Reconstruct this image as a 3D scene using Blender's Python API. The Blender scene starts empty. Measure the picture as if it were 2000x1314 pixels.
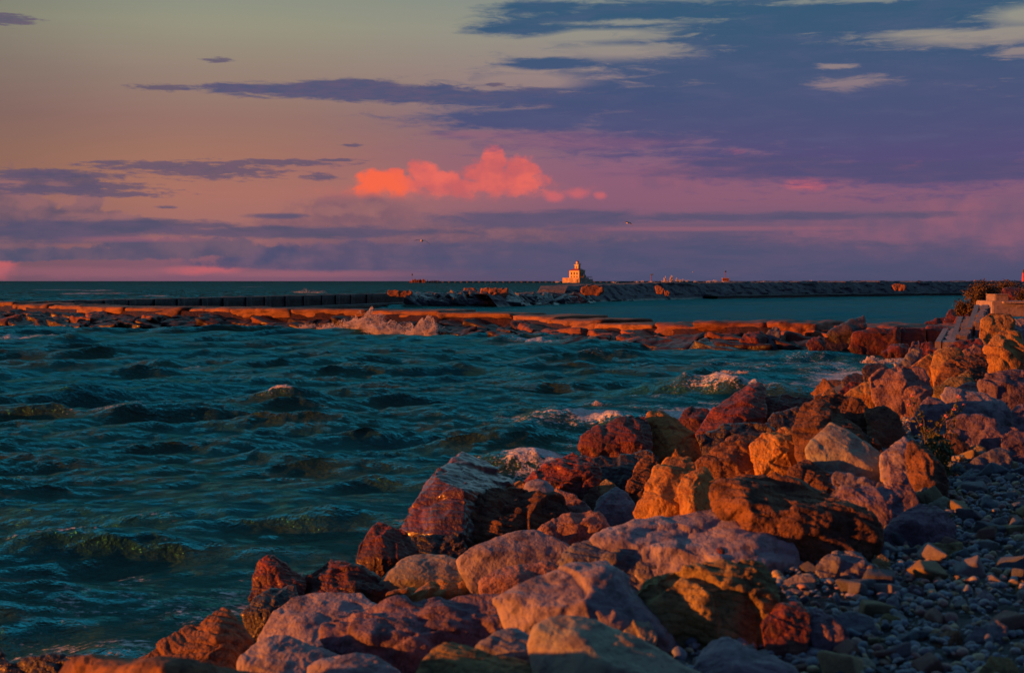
import bpy, bmesh, math, random
import numpy as np
from mathutils import Vector, Matrix, Euler

random.seed(7)
RNG = np.random.default_rng(11)
SC = bpy.context.scene
COL = SC.collection
F = 2778.0            # focal length in photo pixels (50 mm on a 36 mm sensor, 2000 px wide)
EYE = 547.2           # photo row of the eye level
CAMZ = 3.0
PITCH = math.atan((657 - EYE) / F)

# ------------------------------------------------------------------ camera
cam_d = bpy.data.cameras.new("camera")
cam_d.lens = 50; cam_d.sensor_width = 36; cam_d.clip_start = 0.1; cam_d.clip_end = 60000
cam_d.dof.use_dof = True; cam_d.dof.focus_distance = 40; cam_d.dof.aperture_fstop = 4.0
cam = bpy.data.objects.new("camera", cam_d); COL.objects.link(cam)
cam.location = (0, 0, CAMZ); cam.rotation_euler = (math.pi / 2 - PITCH, 0, 0)
SC.camera = cam

# ------------------------------------------------------------------ exposure, light
SC.render.engine = 'CYCLES'
SC.view_settings.view_transform = 'Standard'
SC.view_settings.look = 'None'
SC.view_settings.exposure = 0.62
SC.view_settings.gamma = 1.0
SC.cycles.use_denoising = True
SC.cycles.max_bounces = 5
SC.cycles.diffuse_bounces = 3
SC.cycles.glossy_bounces = 3

SUN_EL = math.radians(3.6)
SUN_TH = math.radians(15.0)       # from -X towards the viewer
SUNV = Vector((-math.cos(SUN_TH) * math.cos(SUN_EL), -math.sin(SUN_TH) * math.cos(SUN_EL), math.sin(SUN_EL)))
sun_d = bpy.data.lights.new("sun", 'SUN'); sun_d.energy = 5.0; sun_d.angle = math.radians(0.5)
sun_d.color = (1.0, 0.235, 0.025)
sun = bpy.data.objects.new("sun", sun_d); COL.objects.link(sun)
sun.rotation_euler = (-SUNV).to_track_quat('-Z', 'Y').to_euler(); sun.location = (-40, -20, 30)

def s2l(c):
    out = []
    for v in c:
        v = v / 255.0
        out.append(v / 12.92 if v <= 0.04045 else ((v + 0.055) / 1.055) ** 2.4)
    return out

# small expression helper over shader nodes
class E:
    def __init__(s, nt, sock): s.nt = nt; s.s = sock
    def _m(s, op, *a, clamp=False):
        n = s.nt.nodes.new('ShaderNodeMath'); n.operation = op; n.use_clamp = clamp
        for i, v in enumerate((s,) + a):
            if isinstance(v, E): s.nt.links.new(v.s, n.inputs[i])
            else: n.inputs[i].default_value = v
        return E(s.nt, n.outputs[0])
    def __add__(s, o): return s._m('ADD', o)
    def __sub__(s, o): return s._m('SUBTRACT', o)
    def __mul__(s, o): return s._m('MULTIPLY', o)
    def min(s, o): return s._m('MINIMUM', o)
    def max(s, o): return s._m('MAXIMUM', o)
    def smooth(s, a, b, lo=0.0, hi=1.0):
        n = s.nt.nodes.new('ShaderNodeMapRange'); n.interpolation_type = 'SMOOTHSTEP'
        s.nt.links.new(s.s, n.inputs[0])
        for i, v in zip((1, 2, 3, 4), (a, b, lo, hi)): n.inputs[i].default_value = v
        return E(s.nt, n.outputs[0])
def vmul(nt, v, m, add=(0, 0, 0)):
    n = nt.nodes.new('ShaderNodeVectorMath'); n.operation = 'MULTIPLY_ADD'
    nt.links.new(v, n.inputs[0]); n.inputs[1].default_value = m; n.inputs[2].default_value = add
    return n.outputs[0]
def noise(nt, v, scale=1, detail=5, rough=0.55, dist=0.0, col=False):
    n = nt.nodes.new('ShaderNodeTexNoise'); nt.links.new(v, n.inputs['Vector'])
    n.inputs['Scale'].default_value = scale; n.inputs['Detail'].default_value = detail
    n.inputs['Roughness'].default_value = rough; n.inputs['Distortion'].default_value = dist
    return n.outputs['Color'] if col else E(nt, n.outputs['Fac'])
def mixc(nt, f, a, b):
    n = nt.nodes.new('ShaderNodeMix'); n.data_type = 'RGBA'
    if isinstance(f, E): nt.links.new(f.s, n.inputs[0])
    else: n.inputs[0].default_value = f
    for i, v in ((6, a), (7, b)):
        if isinstance(v, (list, tuple)): n.inputs[i].default_value = (*v[:3], 1)
        else: nt.links.new(v, n.inputs[i])
    return n.outputs[2]
def ramp(nt, f, stops, interp='LINEAR'):
    n = nt.nodes.new('ShaderNodeValToRGB'); nt.links.new(f.s, n.inputs[0]); n.color_ramp.interpolation = interp
    el = n.color_ramp.elements
    while len(el) < len(stops): el.new(0.5)
    for e, (p, c) in zip(el, stops): e.position = p; e.color = (*c[:3], 1)
    return n.outputs[0]

# ------------------------------------------------------------------ world: evening sky with cloud banks
def px_az(px): return math.atan((px - 1000) / F)
def px_el(py): return math.atan((EYE - py) / F)
W = bpy.data.worlds.new("World"); SC.world = W; W.use_nodes = True
W.cycles.sampling_method = 'MANUAL'; W.cycles.sample_map_resolution = 512
nt = W.node_tree; nt.nodes.clear()
tc = nt.nodes.new('ShaderNodeTexCoord')
sp = nt.nodes.new('ShaderNodeSeparateXYZ'); nt.links.new(tc.outputs['Generated'], sp.inputs[0])
wx, wy, wz = (E(nt, o) for o in sp.outputs)
az = wx._m('ARCTAN2', wy); el = wz._m('ARCSINE')
cb = nt.nodes.new('ShaderNodeCombineXYZ'); nt.links.new(az.s, cb.inputs[0]); nt.links.new(el.s, cb.inputs[1])
P0 = cb.outputs[0]
# two kinds of warp: streaky wind-drawn wisps and round billows
nS = noise(nt, vmul(nt, P0, (16, 90, 1), (3, 1, 0)), 1, 8, 0.66, 0.3)
nB = noise(nt, vmul(nt, P0, (60, 80, 1), (1, 7, 2)), 1, 7, 0.62)
nC = noise(nt, vmul(nt, P0, (46, 58, 1), (4, 2, 9)), 1, 5, 0.5)
nL = noise(nt, vmul(nt, P0, (7, 28, 1), (9, 4, 5)), 1, 4, 0.55)
nF = noise(nt, vmul(nt, P0, (70, 420, 1), (2, 2, 8)), 1, 5, 0.65)
nG = noise(nt, vmul(nt, P0, (34, 190, 1), (5, 3, 1)), 1, 7, 0.68, 0.4)
NZ = 2.6
def layer(blobs, nz, amp, soft):
    d = None
    for (x, y, rx, ry) in blobs:
        sx, sy = F / rx, F / ry
        v = vmul(nt, P0, (sx, sy, 0), (-px_az(x) * sx, -px_el(y) * sy, 0))
        n = nt.nodes.new('ShaderNodeVectorMath'); n.operation = 'LENGTH'; nt.links.new(v, n.inputs[0])
        e = E(nt, n.outputs['Value'])
        d = e if d is None else d._m('SMOOTH_MIN', e, 0.25)
    return (d * -1.0 + 1.0 + (nz - 0.5) * (amp * NZ)).smooth(-soft, soft)
V = el * (F / 700.0)                      # 0 at the horizon, about 0.78 at the top of the photo
def gl(y): return px_el(y) * F / 700.0
left = ramp(nt, V, [(0.0, s2l((124, 86, 108))), (gl(505), s2l((134, 92, 108))), (gl(450), s2l((160, 108, 106))), (gl(380), s2l((172, 116, 100))),
                    (gl(310), s2l((162, 116, 98))), (gl(240), s2l((150, 114, 106))), (gl(150), s2l((150, 130, 118))), (gl(60), s2l((150, 148, 128))), (0.85, s2l((128, 142, 134))), (1.0, s2l((95, 128, 140)))])
right = ramp(nt, V, [(0.0, s2l((76, 77, 108))), (gl(490), s2l((86, 82, 112))), (gl(440), s2l((108, 88, 114))), (gl(390), s2l((130, 92, 118))),
                     (gl(340), s2l((134, 94, 122))), (gl(250), s2l((128, 105, 125))), (gl(150), s2l((150, 130, 130))), (gl(60), s2l((146, 145, 135))), (0.85, s2l((120, 138, 138))), (1.0, s2l((92, 125, 140)))])
side = (az + (nL - 0.5) * 0.10).smooth(px_az(480), px_az(1230))
sky = mixc(nt, side, left, right)
# lens vignette put into the sky colour towards the left edge
sky = mixc(nt, (az + (nL - 0.5) * 0.06).smooth(px_az(-150), px_az(420), 0.34, 0.0), sky, s2l((70, 72, 74)))
# pink veil around the sunlit heaps
sky = mixc(nt, layer([(900, 370, 420, 75), (1350, 365, 420, 60)], nL, 0.7, 0.7) * 0.28, sky, s2l((160, 98, 112)))
# distant rosy heaps on the right
c = layer([(1860, 425, 100, 36), (1740, 462, 230, 32), (1940, 455, 160, 45), (1310, 352, 60, 22)], nB, 0.6, 0.6)
sky = mixc(nt, c * 0.6, sky, mixc(nt, nC.smooth(0.3, 0.7), s2l((118, 88, 116)), s2l((156, 98, 116))))
# sunlit coral heaps: crisp crowns, bases melting into the haze
c = layer([(738, 362, 42, 32), (714, 374, 20, 20), (768, 344, 20, 16), (792, 364, 34, 18), (832, 344, 32, 26), (866, 360, 38, 24), (905, 368, 46, 18), (964, 312, 22, 26), (942, 340, 36, 24), (1022, 330, 32, 24), (985, 362, 70, 28)], nB, 0.8, 0.26)
c = c.max(layer([(870, 384, 190, 22)], nB, 0.9, 0.7) * .55)
base = (el + (nB - 0.5) * 0.02).smooth(px_el(398), px_el(366))
coral = mixc(nt, nC.smooth(0.36, 0.66), s2l((204, 96, 98)), s2l((240, 108, 94)))
coral = mixc(nt, layer([(740, 364, 56, 40)], nB, 0.6, 0.5), coral, s2l((255, 104, 68)))
sky = mixc(nt, c * base * 0.88, sky, coral)
c = layer([(1084, 386, 20, 9), (1125, 379, 22, 9), (1172, 382, 11, 6), (1578, 364, 36, 10), (1432, 304, 16, 7), (2, 522, 26, 18), (405, 528, 60, 7), (1770, 328, 50, 10)], nB, 0.8, 0.7)
sky = mixc(nt, c * 0.62, sky, s2l((218, 102, 104)))
# the soft purple base they rise from, and the pale heap in front
c = layer([(700, 428, 110, 38), (650, 415, 60, 22), (730, 405, 30, 22), (560, 440, 60, 20), (850, 470, 320, 40)], nB, 0.8, 0.4)
sky = mixc(nt, c * 0.75, sky, mixc(nt, nB.smooth(0.35, 0.7), s2l((112, 86, 104)), s2l((140, 98, 108))))
# heaps on the left
c = layer([(85, 366, 112, 22), (8, 396, 44, 48), (170, 408, 26, 20), (60, 418, 60, 26), (150, 436, 80, 26), (40, 446, 120, 34), (210, 444, 110, 16), (36, 492, 70, 22)], nB, 0.75, 0.16)
sky = mixc(nt, c * 0.85, sky, mixc(nt, nC.smooth(0.32, 0.66), s2l((86, 80, 104)), s2l((128, 95, 108))))
c = layer([(150, 402, 46, 14), (62, 398, 40, 16), (190, 430, 60, 10), (20, 372, 40, 10), (715, 408, 34, 14), (640, 414, 40, 10)], nB, 0.9, 0.5)
sky = mixc(nt, c * 0.6, sky, s2l((158, 108, 108)))
# low long banks over the horizon: flat bases, heaped tops
c = layer([(560, 455, 300, 11), (300, 446, 170, 13), (120, 456, 170, 20)], nG, 0.7, 0.4)
sky = mixc(nt, c * 0.85, sky, mixc(nt, nS.smooth(0.3, 0.7), s2l((74, 78, 106)), s2l((96, 84, 112))))
c = layer([(205, 497, 220, 12), (300, 487, 110, 17), (420, 486, 100, 20), (520, 500, 80, 16), (40, 503, 120, 9)], nB, 0.75, 0.2)
sky = mixc(nt, c * 0.85, sky, mixc(nt, nC.smooth(0.34, 0.7), s2l((76, 80, 108)), s2l((108, 90, 110))))
c = layer([(620, 514, 230, 15), (700, 496, 190, 22), (900, 500, 330, 26), (540, 515, 120, 11)], nB, 0.75, 0.22)
sky = mixc(nt, c * 0.8, sky, mixc(nt, nC.smooth(0.34, 0.7), s2l((76, 78, 110)), s2l((112, 90, 114))))
c = layer([(1000, 430, 170, 16), (1130, 426, 120, 16), (1300, 505, 560, 40), (540, 424, 55, 5), (1500, 425, 330, 8), (270, 473, 30, 4), (1120, 448, 60, 4)], nG, 0.8, 0.5)
sky = mixc(nt, c * 0.8, sky, mixc(nt, nS.smooth(0.3, 0.7), s2l((74, 80, 110)), s2l((92, 84, 114))))
# pale pink gaps under them
c = layer([(560, 535, 200, 6), (1380, 448, 220, 4), (200, 532, 230, 9), (280, 470, 110, 5)], nG, 0.8, 0.7)
sky = mixc(nt, c * 0.5, sky, s2l((158, 98, 112)))
# wind-drawn streaks in the clear sky
c = layer([(420, 338, 115, 15), (350, 333, 150, 9), (545, 322, 110, 6), (100, 352, 130, 10), (130, 380, 160, 9), (215, 372, 70, 7), (220, 386, 90, 5), (20, 71, 45, 10), (325, 185, 60, 5), (325, 410, 16, 3), (685, 287, 22, 3), (630, 348, 34, 6),
           (960, 168, 20, 4), (430, 130, 26, 4), (665, 316, 45, 3), (225, 327, 45, 4)], nF, 1.5, 0.45)
sky = mixc(nt, c * 0.8, sky, mixc(nt, nF.smooth(0.3, 0.7), s2l((78, 80, 108)), s2l((100, 84, 110))))
c = layer([(700, 184, 260, 15), (900, 192, 330, 13), (520, 182, 140, 9), (690, 170, 90, 12), (1150, 198, 200, 22)], nG, 0.8, 0.3)
sky = mixc(nt, c * 0.92, sky, mixc(nt, nF.smooth(0.3, 0.7), s2l((72, 82, 116)), s2l((92, 84, 116))))
# the great blue bank
c = layer([(1560, 215, 600, 98), (1480, 130, 320, 60), (1800, 260, 460, 105), (1250, 38, 260, 30), (1020, 58, 110, 17), (1060, 20, 110, 12), (1640, 45, 420, 55), (1420, 82, 270, 26), (1900, 150, 330, 52), (1080, 128, 100, 14), (1030, 235, 190, 24), (1960, 10, 120, 8), (1890, 80, 60, 11)], nG, 0.7, 0.38)
gap = layer([(1255, 106, 95, 13), (1215, 75, 110, 10), (1660, 175, 62, 10), (1920, 100, 110, 14), (1990, 62, 60, 14), (1040, 165, 75, 13), (1990, 130, 50, 9), (1480, 4, 150, 6), (1700, 20, 160, 5), (1250, 50, 120, 5), (1790, 88, 70, 6), (1625, 143, 30, 5)], nG, 1.6, 0.7)
c = (c - gap * .82).max(0.0)
bank = ramp(nt, V + (nL - 0.5) * 0.12, [(gl(360), s2l((86, 76, 120))), (gl(300), s2l((80, 78, 120))), (gl(220), s2l((72, 82, 120))), (gl(130), s2l((60, 84, 120))), (gl(40), s2l((48, 86, 118)))])
bank = mixc(nt, nS.smooth(0.42, 0.75) * 0.3, bank, s2l((96, 96, 130)))
sky = mixc(nt, c * 0.96, sky, bank)
c = layer([(1700, 340, 380, 16), (1480, 322, 150, 12), (1850, 350, 240, 16)], nS, 0.6, 0.4)
sky = mixc(nt, c * 0.8, sky, s2l((82, 78, 116)))
c = layer([(1140, 282, 180, 12), (1060, 272, 130, 14), (950, 265, 110, 8)], nS, 0.8, 0.6)
sky = mixc(nt, c * 0.4, sky, s2l((142, 92, 120)))
# above the frame: blue evening cloud, then the clear sky
over = mixc(nt, noise(nt, vmul(nt, tc.outputs['Generated'], (5, 5, 9)), 1, 5).smooth(0.4, 0.62), s2l((98, 168, 196)), s2l((128, 174, 192)))
sky = mixc(nt, el.smooth(math.radians(11), math.radians(19)), sky, over)
sc10 = vmul(nt, sky, (10, 10, 10))
nish = nt.nodes.new('ShaderNodeTexSky'); nish.sky_type = 'NISHITA'; nish.sun_disc = False
nish.sun_elevation = SUN_EL; nish.sun_rotation = math.atan2(SUNV.x, SUNV.y); nish.air_density = 1.2; nish.dust_density = 2.0; nish.ozone_density = 2.0
ahead = wy.smooth(-0.15, 0.35)
high = el.smooth(math.radians(24), math.radians(55), 1.0, 0.45)
final = mixc(nt, ahead * high, mixc(nt, 0.8, nish.outputs[0], [v * 10 for v in s2l((40, 58, 100))]), sc10)
bg = nt.nodes.new('ShaderNodeBackground'); nt.links.new(final, bg.inputs[0]); bg.inputs[1].default_value = 0.0651
wo = nt.nodes.new('ShaderNodeOutputWorld'); nt.links.new(bg.outputs[0], wo.inputs[0])

# ------------------------------------------------------------------ geometry helpers
def at(px, py, Y):
    xs, ys = (px - 1000) / F, (657 - py) / F
    d = Vector((xs, math.cos(PITCH) + ys * math.sin(PITCH), -math.sin(PITCH) + ys * math.cos(PITCH)))
    k = Y / d.y
    return Vector((d.x * k, Y, CAMZ + d.z * k))
def on_z(px, py, z):
    return (CAMZ - z) * F / (py - EYE)

def hash3(ix, iy, iz, seed):
    h = (ix.astype(np.int64) * 374761393 + iy.astype(np.int64) * 668265263 + iz.astype(np.int64) * 2147483647 + seed * 974711) & 0xffffffff
    h = ((h ^ (h >> 13)) * 1274126177) & 0xffffffff
    h = ((h ^ (h >> 16)) * 2246822519) & 0xffffffff
    return ((h ^ (h >> 15)) & 0xffff) / 65535.0
def vnoise(p, seed=0):
    i = np.floor(p).astype(np.int64); f = p - i; f = f * f * f * (f * (f * 6 - 15) + 10)
    r = 0
    for dx in (0, 1):
        wxx = f[:, 0] if dx else 1 - f[:, 0]
        for dy in (0, 1):
            wyy = f[:, 1] if dy else 1 - f[:, 1]
            for dz in (0, 1):
                wzz = f[:, 2] if dz else 1 - f[:, 2]
                r = r + wxx * wyy * wzz * hash3(i[:, 0] + dx, i[:, 1] + dy, i[:, 2] + dz, seed)
    return r * 2 - 1
ROT = np.array([[0.36, 0.48, -0.8], [-0.8, 0.6, 0.0], [0.48, 0.64, 0.6]])
def fbm(p, octv=4, seed=0, gain=0.5, ridged=False):
    r = 0; a = 1.0; t = 0
    q = np.asarray(p, dtype=float)
    for o in range(octv):
        n = vnoise(q, seed + o)
        if ridged: n = 1 - 2 * np.abs(n)
        r = r + a * n; t += a; a *= gain; q = q @ ROT * 2.03 + 17.1
    return r / t

def np_mesh(name, verts, faces, mat=None, smooth=True, attrs=None):
    """faces: (n,k) int array with constant k"""
    me = bpy.data.meshes.new(name)
    verts = np.asarray(verts, dtype=np.float32); faces = np.asarray(faces, dtype=np.int32)
    n, k = faces.shape
    me.vertices.add(len(verts)); me.vertices.foreach_set('co', verts.ravel())
    me.loops.add(n * k); me.loops.foreach_set('vertex_index', faces.ravel())
    me.polygons.add(n); me.polygons.foreach_set('loop_start', np.arange(0, n * k, k, dtype=np.int32))
    me.polygons.foreach_set('use_smooth', np.full(n, smooth, dtype=bool))
    for an, av in (attrs or {}).items():
        a = me.attributes.new(an, 'FLOAT', 'POINT'); a.data.foreach_set('value', np.asarray(av, dtype=np.float32))
    me.update(calc_edges=True); me.validate()
    if mat: me.materials.append(mat)
    return me
def link(name, me, loc=None, parent=None):
    o = bpy.data.objects.new(name, me); COL.objects.link(o)
    if loc is not None: o.location = loc
    if parent is not None: o.parent = parent
    return o
def tag(o, label=None, cat=None, group=None, kind=None):
    if label: o['label'] = label
    if cat: o['category'] = cat
    if group: o['group'] = group
    if kind: o['kind'] = kind
    return o
def empty(name, loc, label, cat, group=None, rz=0):
    o = bpy.data.objects.new(name, None); COL.objects.link(o); o.location = loc; o.rotation_euler.z = rz
    return tag(o, label, cat, group)
class MB:
    """collects boxes, prisms and tubes into one mesh"""
    def __init__(s): s.v = []; s.f = []
    def poly(s, vs, fs):
        b = len(s.v); s.v += [tuple(v) for v in vs]; s.f += [tuple(i + b for i in f) for f in fs]
    def box(s, c, d, rz=0, m=None):
        hx, hy, hz = d[0] / 2, d[1] / 2, d[2] / 2
        R = Matrix.Rotation(rz, 3, 'Z')
        vs = [Vector(c) + R @ Vector((x * hx, y * hy, z * hz)) for z in (-1, 1) for x, y in ((-1, -1), (1, -1), (1, 1), (-1, 1))]
        s.poly(vs, [(3, 2, 1, 0), (4, 5, 6, 7), (0, 1, 5, 4), (1, 2, 6, 5), (2, 3, 7, 6), (3, 0, 4, 7)])
    def prism(s, c, r0, r1, z0, z1, n=12, rot=0, squash=1.0):
        a = [rot + i * 2 * math.pi / n for i in range(n)]
        vs = [(c[0] + r0 * math.cos(t), c[1] + r0 * squash * math.sin(t), z0) for t in a] + [(c[0] + r1 * math.cos(t), c[1] + r1 * squash * math.sin(t), z1) for t in a]
        s.poly(vs, [(i, (i + 1) % n, n + (i + 1) % n, n + i) for i in range(n)] + [tuple(range(n - 1, -1, -1)), tuple(range(n, 2 * n))])
    def tube(s, pts, rad, n=5):
        pts = [Vector(p) for p in pts]; b = len(s.v)
        for i, p in enumerate(pts):
            t = (pts[min(i + 1, len(pts) - 1)] - pts[max(i - 1, 0)]).normalized()
            u = t.orthogonal().normalized(); w = t.cross(u); r = rad[i] if isinstance(rad, (list, tuple)) else rad
            for j in range(n):
                a = j * 2 * math.pi / n; s.v.append(tuple(p + u * (r * math.cos(a)) + w * (r * math.sin(a))))
        for i in range(len(pts) - 1):
            for j in range(n):
                s.f.append((b + i * n + j, b + i * n + (j + 1) % n, b + (i + 1) * n + (j + 1) % n, b + (i + 1) * n + j))
        s.f.append(tuple(b + j for j in range(n - 1, -1, -1))); s.f.append(tuple(b + (len(pts) - 1) * n + j for j in range(n)))
    def build(s, name, mat, parent=None, loc=None, smooth=False, bevel=0):
        me = bpy.data.meshes.new(name); me.from_pydata(s.v, [], s.f)
        if bevel:
            bm = bmesh.new(); bm.from_mesh(me); bmesh.ops.bevel(bm, geom=bm.edges[:], offset=bevel, segments=2, affect='EDGES'); bm.to_mesh(me); bm.free()
        me.materials.append(mat); me.update()
        if smooth: me.polygons.foreach_set('use_smooth', [True] * len(me.polygons))
        return link(name, me, loc, parent)

# ------------------------------------------------------------------ materials
def new_mat(name):
    m = bpy.data.materials.new(name); m.use_nodes = True; nt = m.node_tree; nt.nodes.clear()
    out = nt.nodes.new('ShaderNodeOutputMaterial'); b = nt.nodes.new('ShaderNodeBsdfPrincipled'); nt.links.new(b.outputs[0], out.inputs[0])
    return m, nt, b, out
def plain(name, c, rough=0.7, var=0.25, scale=3.0, bump=0.02):
    m, nt, b, out = new_mat(name)
    t = nt.nodes.new('ShaderNodeTexCoord')
    n = noise(nt, t.outputs['Object'], scale, 6, 0.6)
    nt.links.new(mixc(nt, n.smooth(0.3, 0.7), [v * (1 - var) for v in c], [min(1, v * (1 + var)) for v in c]), b.inputs['Base Color'])
    b.inputs['Roughness'].default_value = rough
    bp = nt.nodes.new('ShaderNodeBump'); bp.inputs['Strength'].default_value = 0.5; bp.inputs['Distance'].default_value = bump
    nt.links.new(noise(nt, t.outputs['Object'], scale * 4, 6, 0.65).s, bp.inputs['Height']); nt.links.new(bp.outputs[0], b.inputs['Normal'])
    return m
def rock_mat(name, c1, c2, c3, rough=0.8, bump=0.02, sc=1.0, speck=0.3, spec=0.3, strata=0.0, pits=0.5, tint=None, coat=.22):
    """c1/c2 broad colour patches, c3 stains and specks; object coordinates are metres"""
    m, nt, b, out = new_mat(name)
    t = nt.nodes.new('ShaderNodeTexCoord'); oi = nt.nodes.new('ShaderNodeObjectInfo')
    off = nt.nodes.new('ShaderNodeVectorMath'); off.operation = 'MULTIPLY_ADD'
    cmb = nt.nodes.new('ShaderNodeCombineXYZ')
    for i in range(3): nt.links.new(oi.outputs['Random'], cmb.inputs[i])
    nt.links.new(cmb.outputs[0], off.inputs[0]); off.inputs[1].default_value = (71, 37, 53); nt.links.new(t.outputs['Object'], off.inputs[2])
    p = off.outputs[0]
    n1 = noise(nt, p, 1.7 * sc, 6, 0.6, 0.6); n2 = noise(nt, p, 7 * sc, 7, 0.68, 0.3); n3 = noise(nt, p, 38 * sc, 4, 0.7)
    c = mixc(nt, n1.smooth(0.38, 0.62), c1, c2)
    c = mixc(nt, n2.smooth(0.47, 0.62) * 0.8, c, c3)
    c = mixc(nt, n3.smooth(0.52, 0.66) * (speck * 1.3), c, [v * 0.25 for v in c3])
    c = mixc(nt, n3.smooth(0.45, 0.3) * (speck * 0.7), c, [min(0.7, v * 1.7) for v in c2])
    if tint is not None:
        rc = ramp(nt, E(nt, oi.outputs['Random']), tint, 'CONSTANT')
        mm = nt.nodes.new('ShaderNodeMix'); mm.data_type = 'RGBA'; mm.blend_type = 'MULTIPLY'; mm.inputs[0].default_value = 1
        nt.links.new(c, mm.inputs[6]); nt.links.new(rc, mm.inputs[7]); c = mm.outputs[2]
    hv = nt.nodes.new('ShaderNodeHueSaturation'); nt.links.new(c, hv.inputs['Color'])
    nt.links.new((E(nt, oi.outputs['Random']) * 0.4 + 0.8).s, hv.inputs['Value'])
    gp = nt.nodes.new('ShaderNodeNewGeometry'); sz = nt.nodes.new('ShaderNodeSeparateXYZ'); nt.links.new(gp.outputs['Position'], sz.inputs[0])
    wet = (E(nt, sz.outputs[2]) + (n2 - .5) * .5).smooth(.42, .12)
    dk = nt.nodes.new('ShaderNodeMix'); dk.data_type = 'RGBA'; dk.blend_type = 'MULTIPLY'; nt.links.new(wet.s, dk.inputs[0]); nt.links.new(hv.outputs[0], dk.inputs[6]); dk.inputs[7].default_value = (.42, .38, .36, 1)
    nt.links.new(dk.outputs[2], b.inputs['Base Color'])
    nt.links.new((wet * (.35 - rough) + rough).s, b.inputs['Roughness']); b.inputs['Specular IOR Level'].default_value = spec
    if rough < .65: b.inputs['Coat Weight'].default_value = coat; b.inputs['Coat Roughness'].default_value = .26
    h = n2 * 0.7 + n3 * 0.4
    vo = nt.nodes.new('ShaderNodeTexVoronoi'); vo.feature = 'DISTANCE_TO_EDGE'; vo.inputs['Scale'].default_value = 2.2 * sc
    wv = nt.nodes.new('ShaderNodeVectorMath'); wv.operation = 'MULTIPLY_ADD'; nt.links.new(noise(nt, p, 3 * sc, 4, 0.6, 0, True), wv.inputs[0]); wv.inputs[1].default_value = (0.5, 0.5, 0.5); nt.links.new(p, wv.inputs[2])
    nt.links.new(wv.outputs[0], vo.inputs['Vector'])
    v2 = nt.nodes.new('ShaderNodeTexVoronoi'); v2.feature = 'F1'; v2.inputs['Scale'].default_value = 5.5 * sc; nt.links.new(wv.outputs[0], v2.inputs['Vector'])
    v3 = nt.nodes.new('ShaderNodeTexVoronoi'); v3.feature = 'F1'; v3.inputs['Scale'].default_value = 15 * sc; nt.links.new(wv.outputs[0], v3.inputs['Vector'])
    h = h - E(nt, v2.outputs['Distance']) * .45 - E(nt, v3.outputs['Distance']) * .3
    crack = E(nt, vo.outputs['Distance']).smooth(0.0, 0.045)
    h = h + crack * 0.10
    if pits: h = h + noise(nt, p, 15 * sc, 3, 0.5).smooth(0.34, 0.5) * (pits * 0.35)
    if strata:
        s = vmul(nt, p, (3 * sc, 3 * sc, 26 * sc)); h = h + noise(nt, s, 1, 4, 0.6, 0.5) * strata
    bp = nt.nodes.new('ShaderNodeBump'); bp.inputs['Strength'].default_value = 0.9; bp.inputs['Distance'].default_value = bump
    nt.links.new(h.s, bp.inputs['Height']); nt.links.new(bp.outputs[0], b.inputs['Normal'])
    return m
M = {}
M['lime'] = rock_mat('limestone', (.34, .30, .30), (.24, .205, .225), (.12, .10, .115), .75, .018, 1, .18, .3)
M['green'] = rock_mat('greenish_limestone', (.29, .30, .20), (.30, .26, .21), (.16, .13, .11), .75, .016, 1, .15, .3)
M['olive'] = rock_mat('olive_sandstone', (.31, .25, .11), (.24, .19, .085), (.10, .07, .04), .85, .03, 1, .25, .25, .5)
M['ochre'] = rock_mat('ochre_sandstone', (.46, .28, .085), (.38, .21, .07), (.17, .07, .035), .85, .03, 1, .3, .25)
M['red'] = rock_mat('red_sandstone', (.20, .038, .018), (.10, .026, .018), (.028, .010, .011), .62, .04, 1, .4, .45, .3)
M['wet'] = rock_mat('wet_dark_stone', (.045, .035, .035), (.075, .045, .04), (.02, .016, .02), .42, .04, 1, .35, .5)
M['blue'] = rock_mat('blue_grey_slate', (.16, .17, .19), (.20, .19, .21), (.09, .085, .10), .7, .022, 1, .25, .35, .4)
M['purple'] = rock_mat('purple_grey_stone', (.24, .175, .205), (.16, .115, .145), (.075, .05, .065), .8, .03, 1, .35, .3, .2)
M['brown'] = rock_mat('brown_rough_stone', (.24, .125, .065), (.14, .075, .05), (.045, .026, .024), .85, .04, 1, .4, .3, .4)
M['pink'] = rock_mat('pink_granite', (.36, .22, .19), (.30, .19, .17), (.16, .08, .075), .8, .025, 1.4, .5, .3)
M['conc'] = rock_mat('weathered_concrete', (.34, .28, .27), (.28, .23, .225), (.16, .13, .125), .8, .01, 1, .2, .3, .3)

M['redwet'] = rock_mat('wet_red_sandstone', (.17, .032, .016), (.085, .022, .016), (.02, .009, .01), .5, .03, 1, .4, .5, .3, coat=.9)
# ------------------------------------------------------------------ shore line and ground
SHORE = np.array([(-14, -10), (-8.2, 0), (-6, 5), (-3.4, 10.4), (-2.6, 12.4), (-1.75, 15.0), (-.9, 16.0), (0, 19.6), (1.2, 23.2), (3.6, 31.5), (6.8, 37.5), (10.2, 44), (16, 56), (22.5, 68), (27, 82), (36, 100), (60, 125), (120, 160)], dtype=float)
def sdist(x, y):
    """distance to the shore line, positive on land (to the right)"""
    x = np.asarray(x, dtype=float); y = np.asarray(y, dtype=float)
    best = np.full(x.shape, 1e9); sg = np.ones(x.shape)
    for a, b in zip(SHORE[:-1], SHORE[1:]):
        d = b - a; L2 = d @ d
        t = np.clip(((x - a[0]) * d[0] + (y - a[1]) * d[1]) / L2, 0, 1)
        ex = x - (a[0] + t * d[0]); ey = y - (a[1] + t * d[1]); q = np.hypot(ex, ey)
        s = np.where(d[1] * (x - a[0]) - d[0] * (y - a[1]) > 0, 1.0, -1.0)
        m = q < best; best = np.where(m, q, best); sg = np.where(m, s, sg)
    return best * sg
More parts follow.
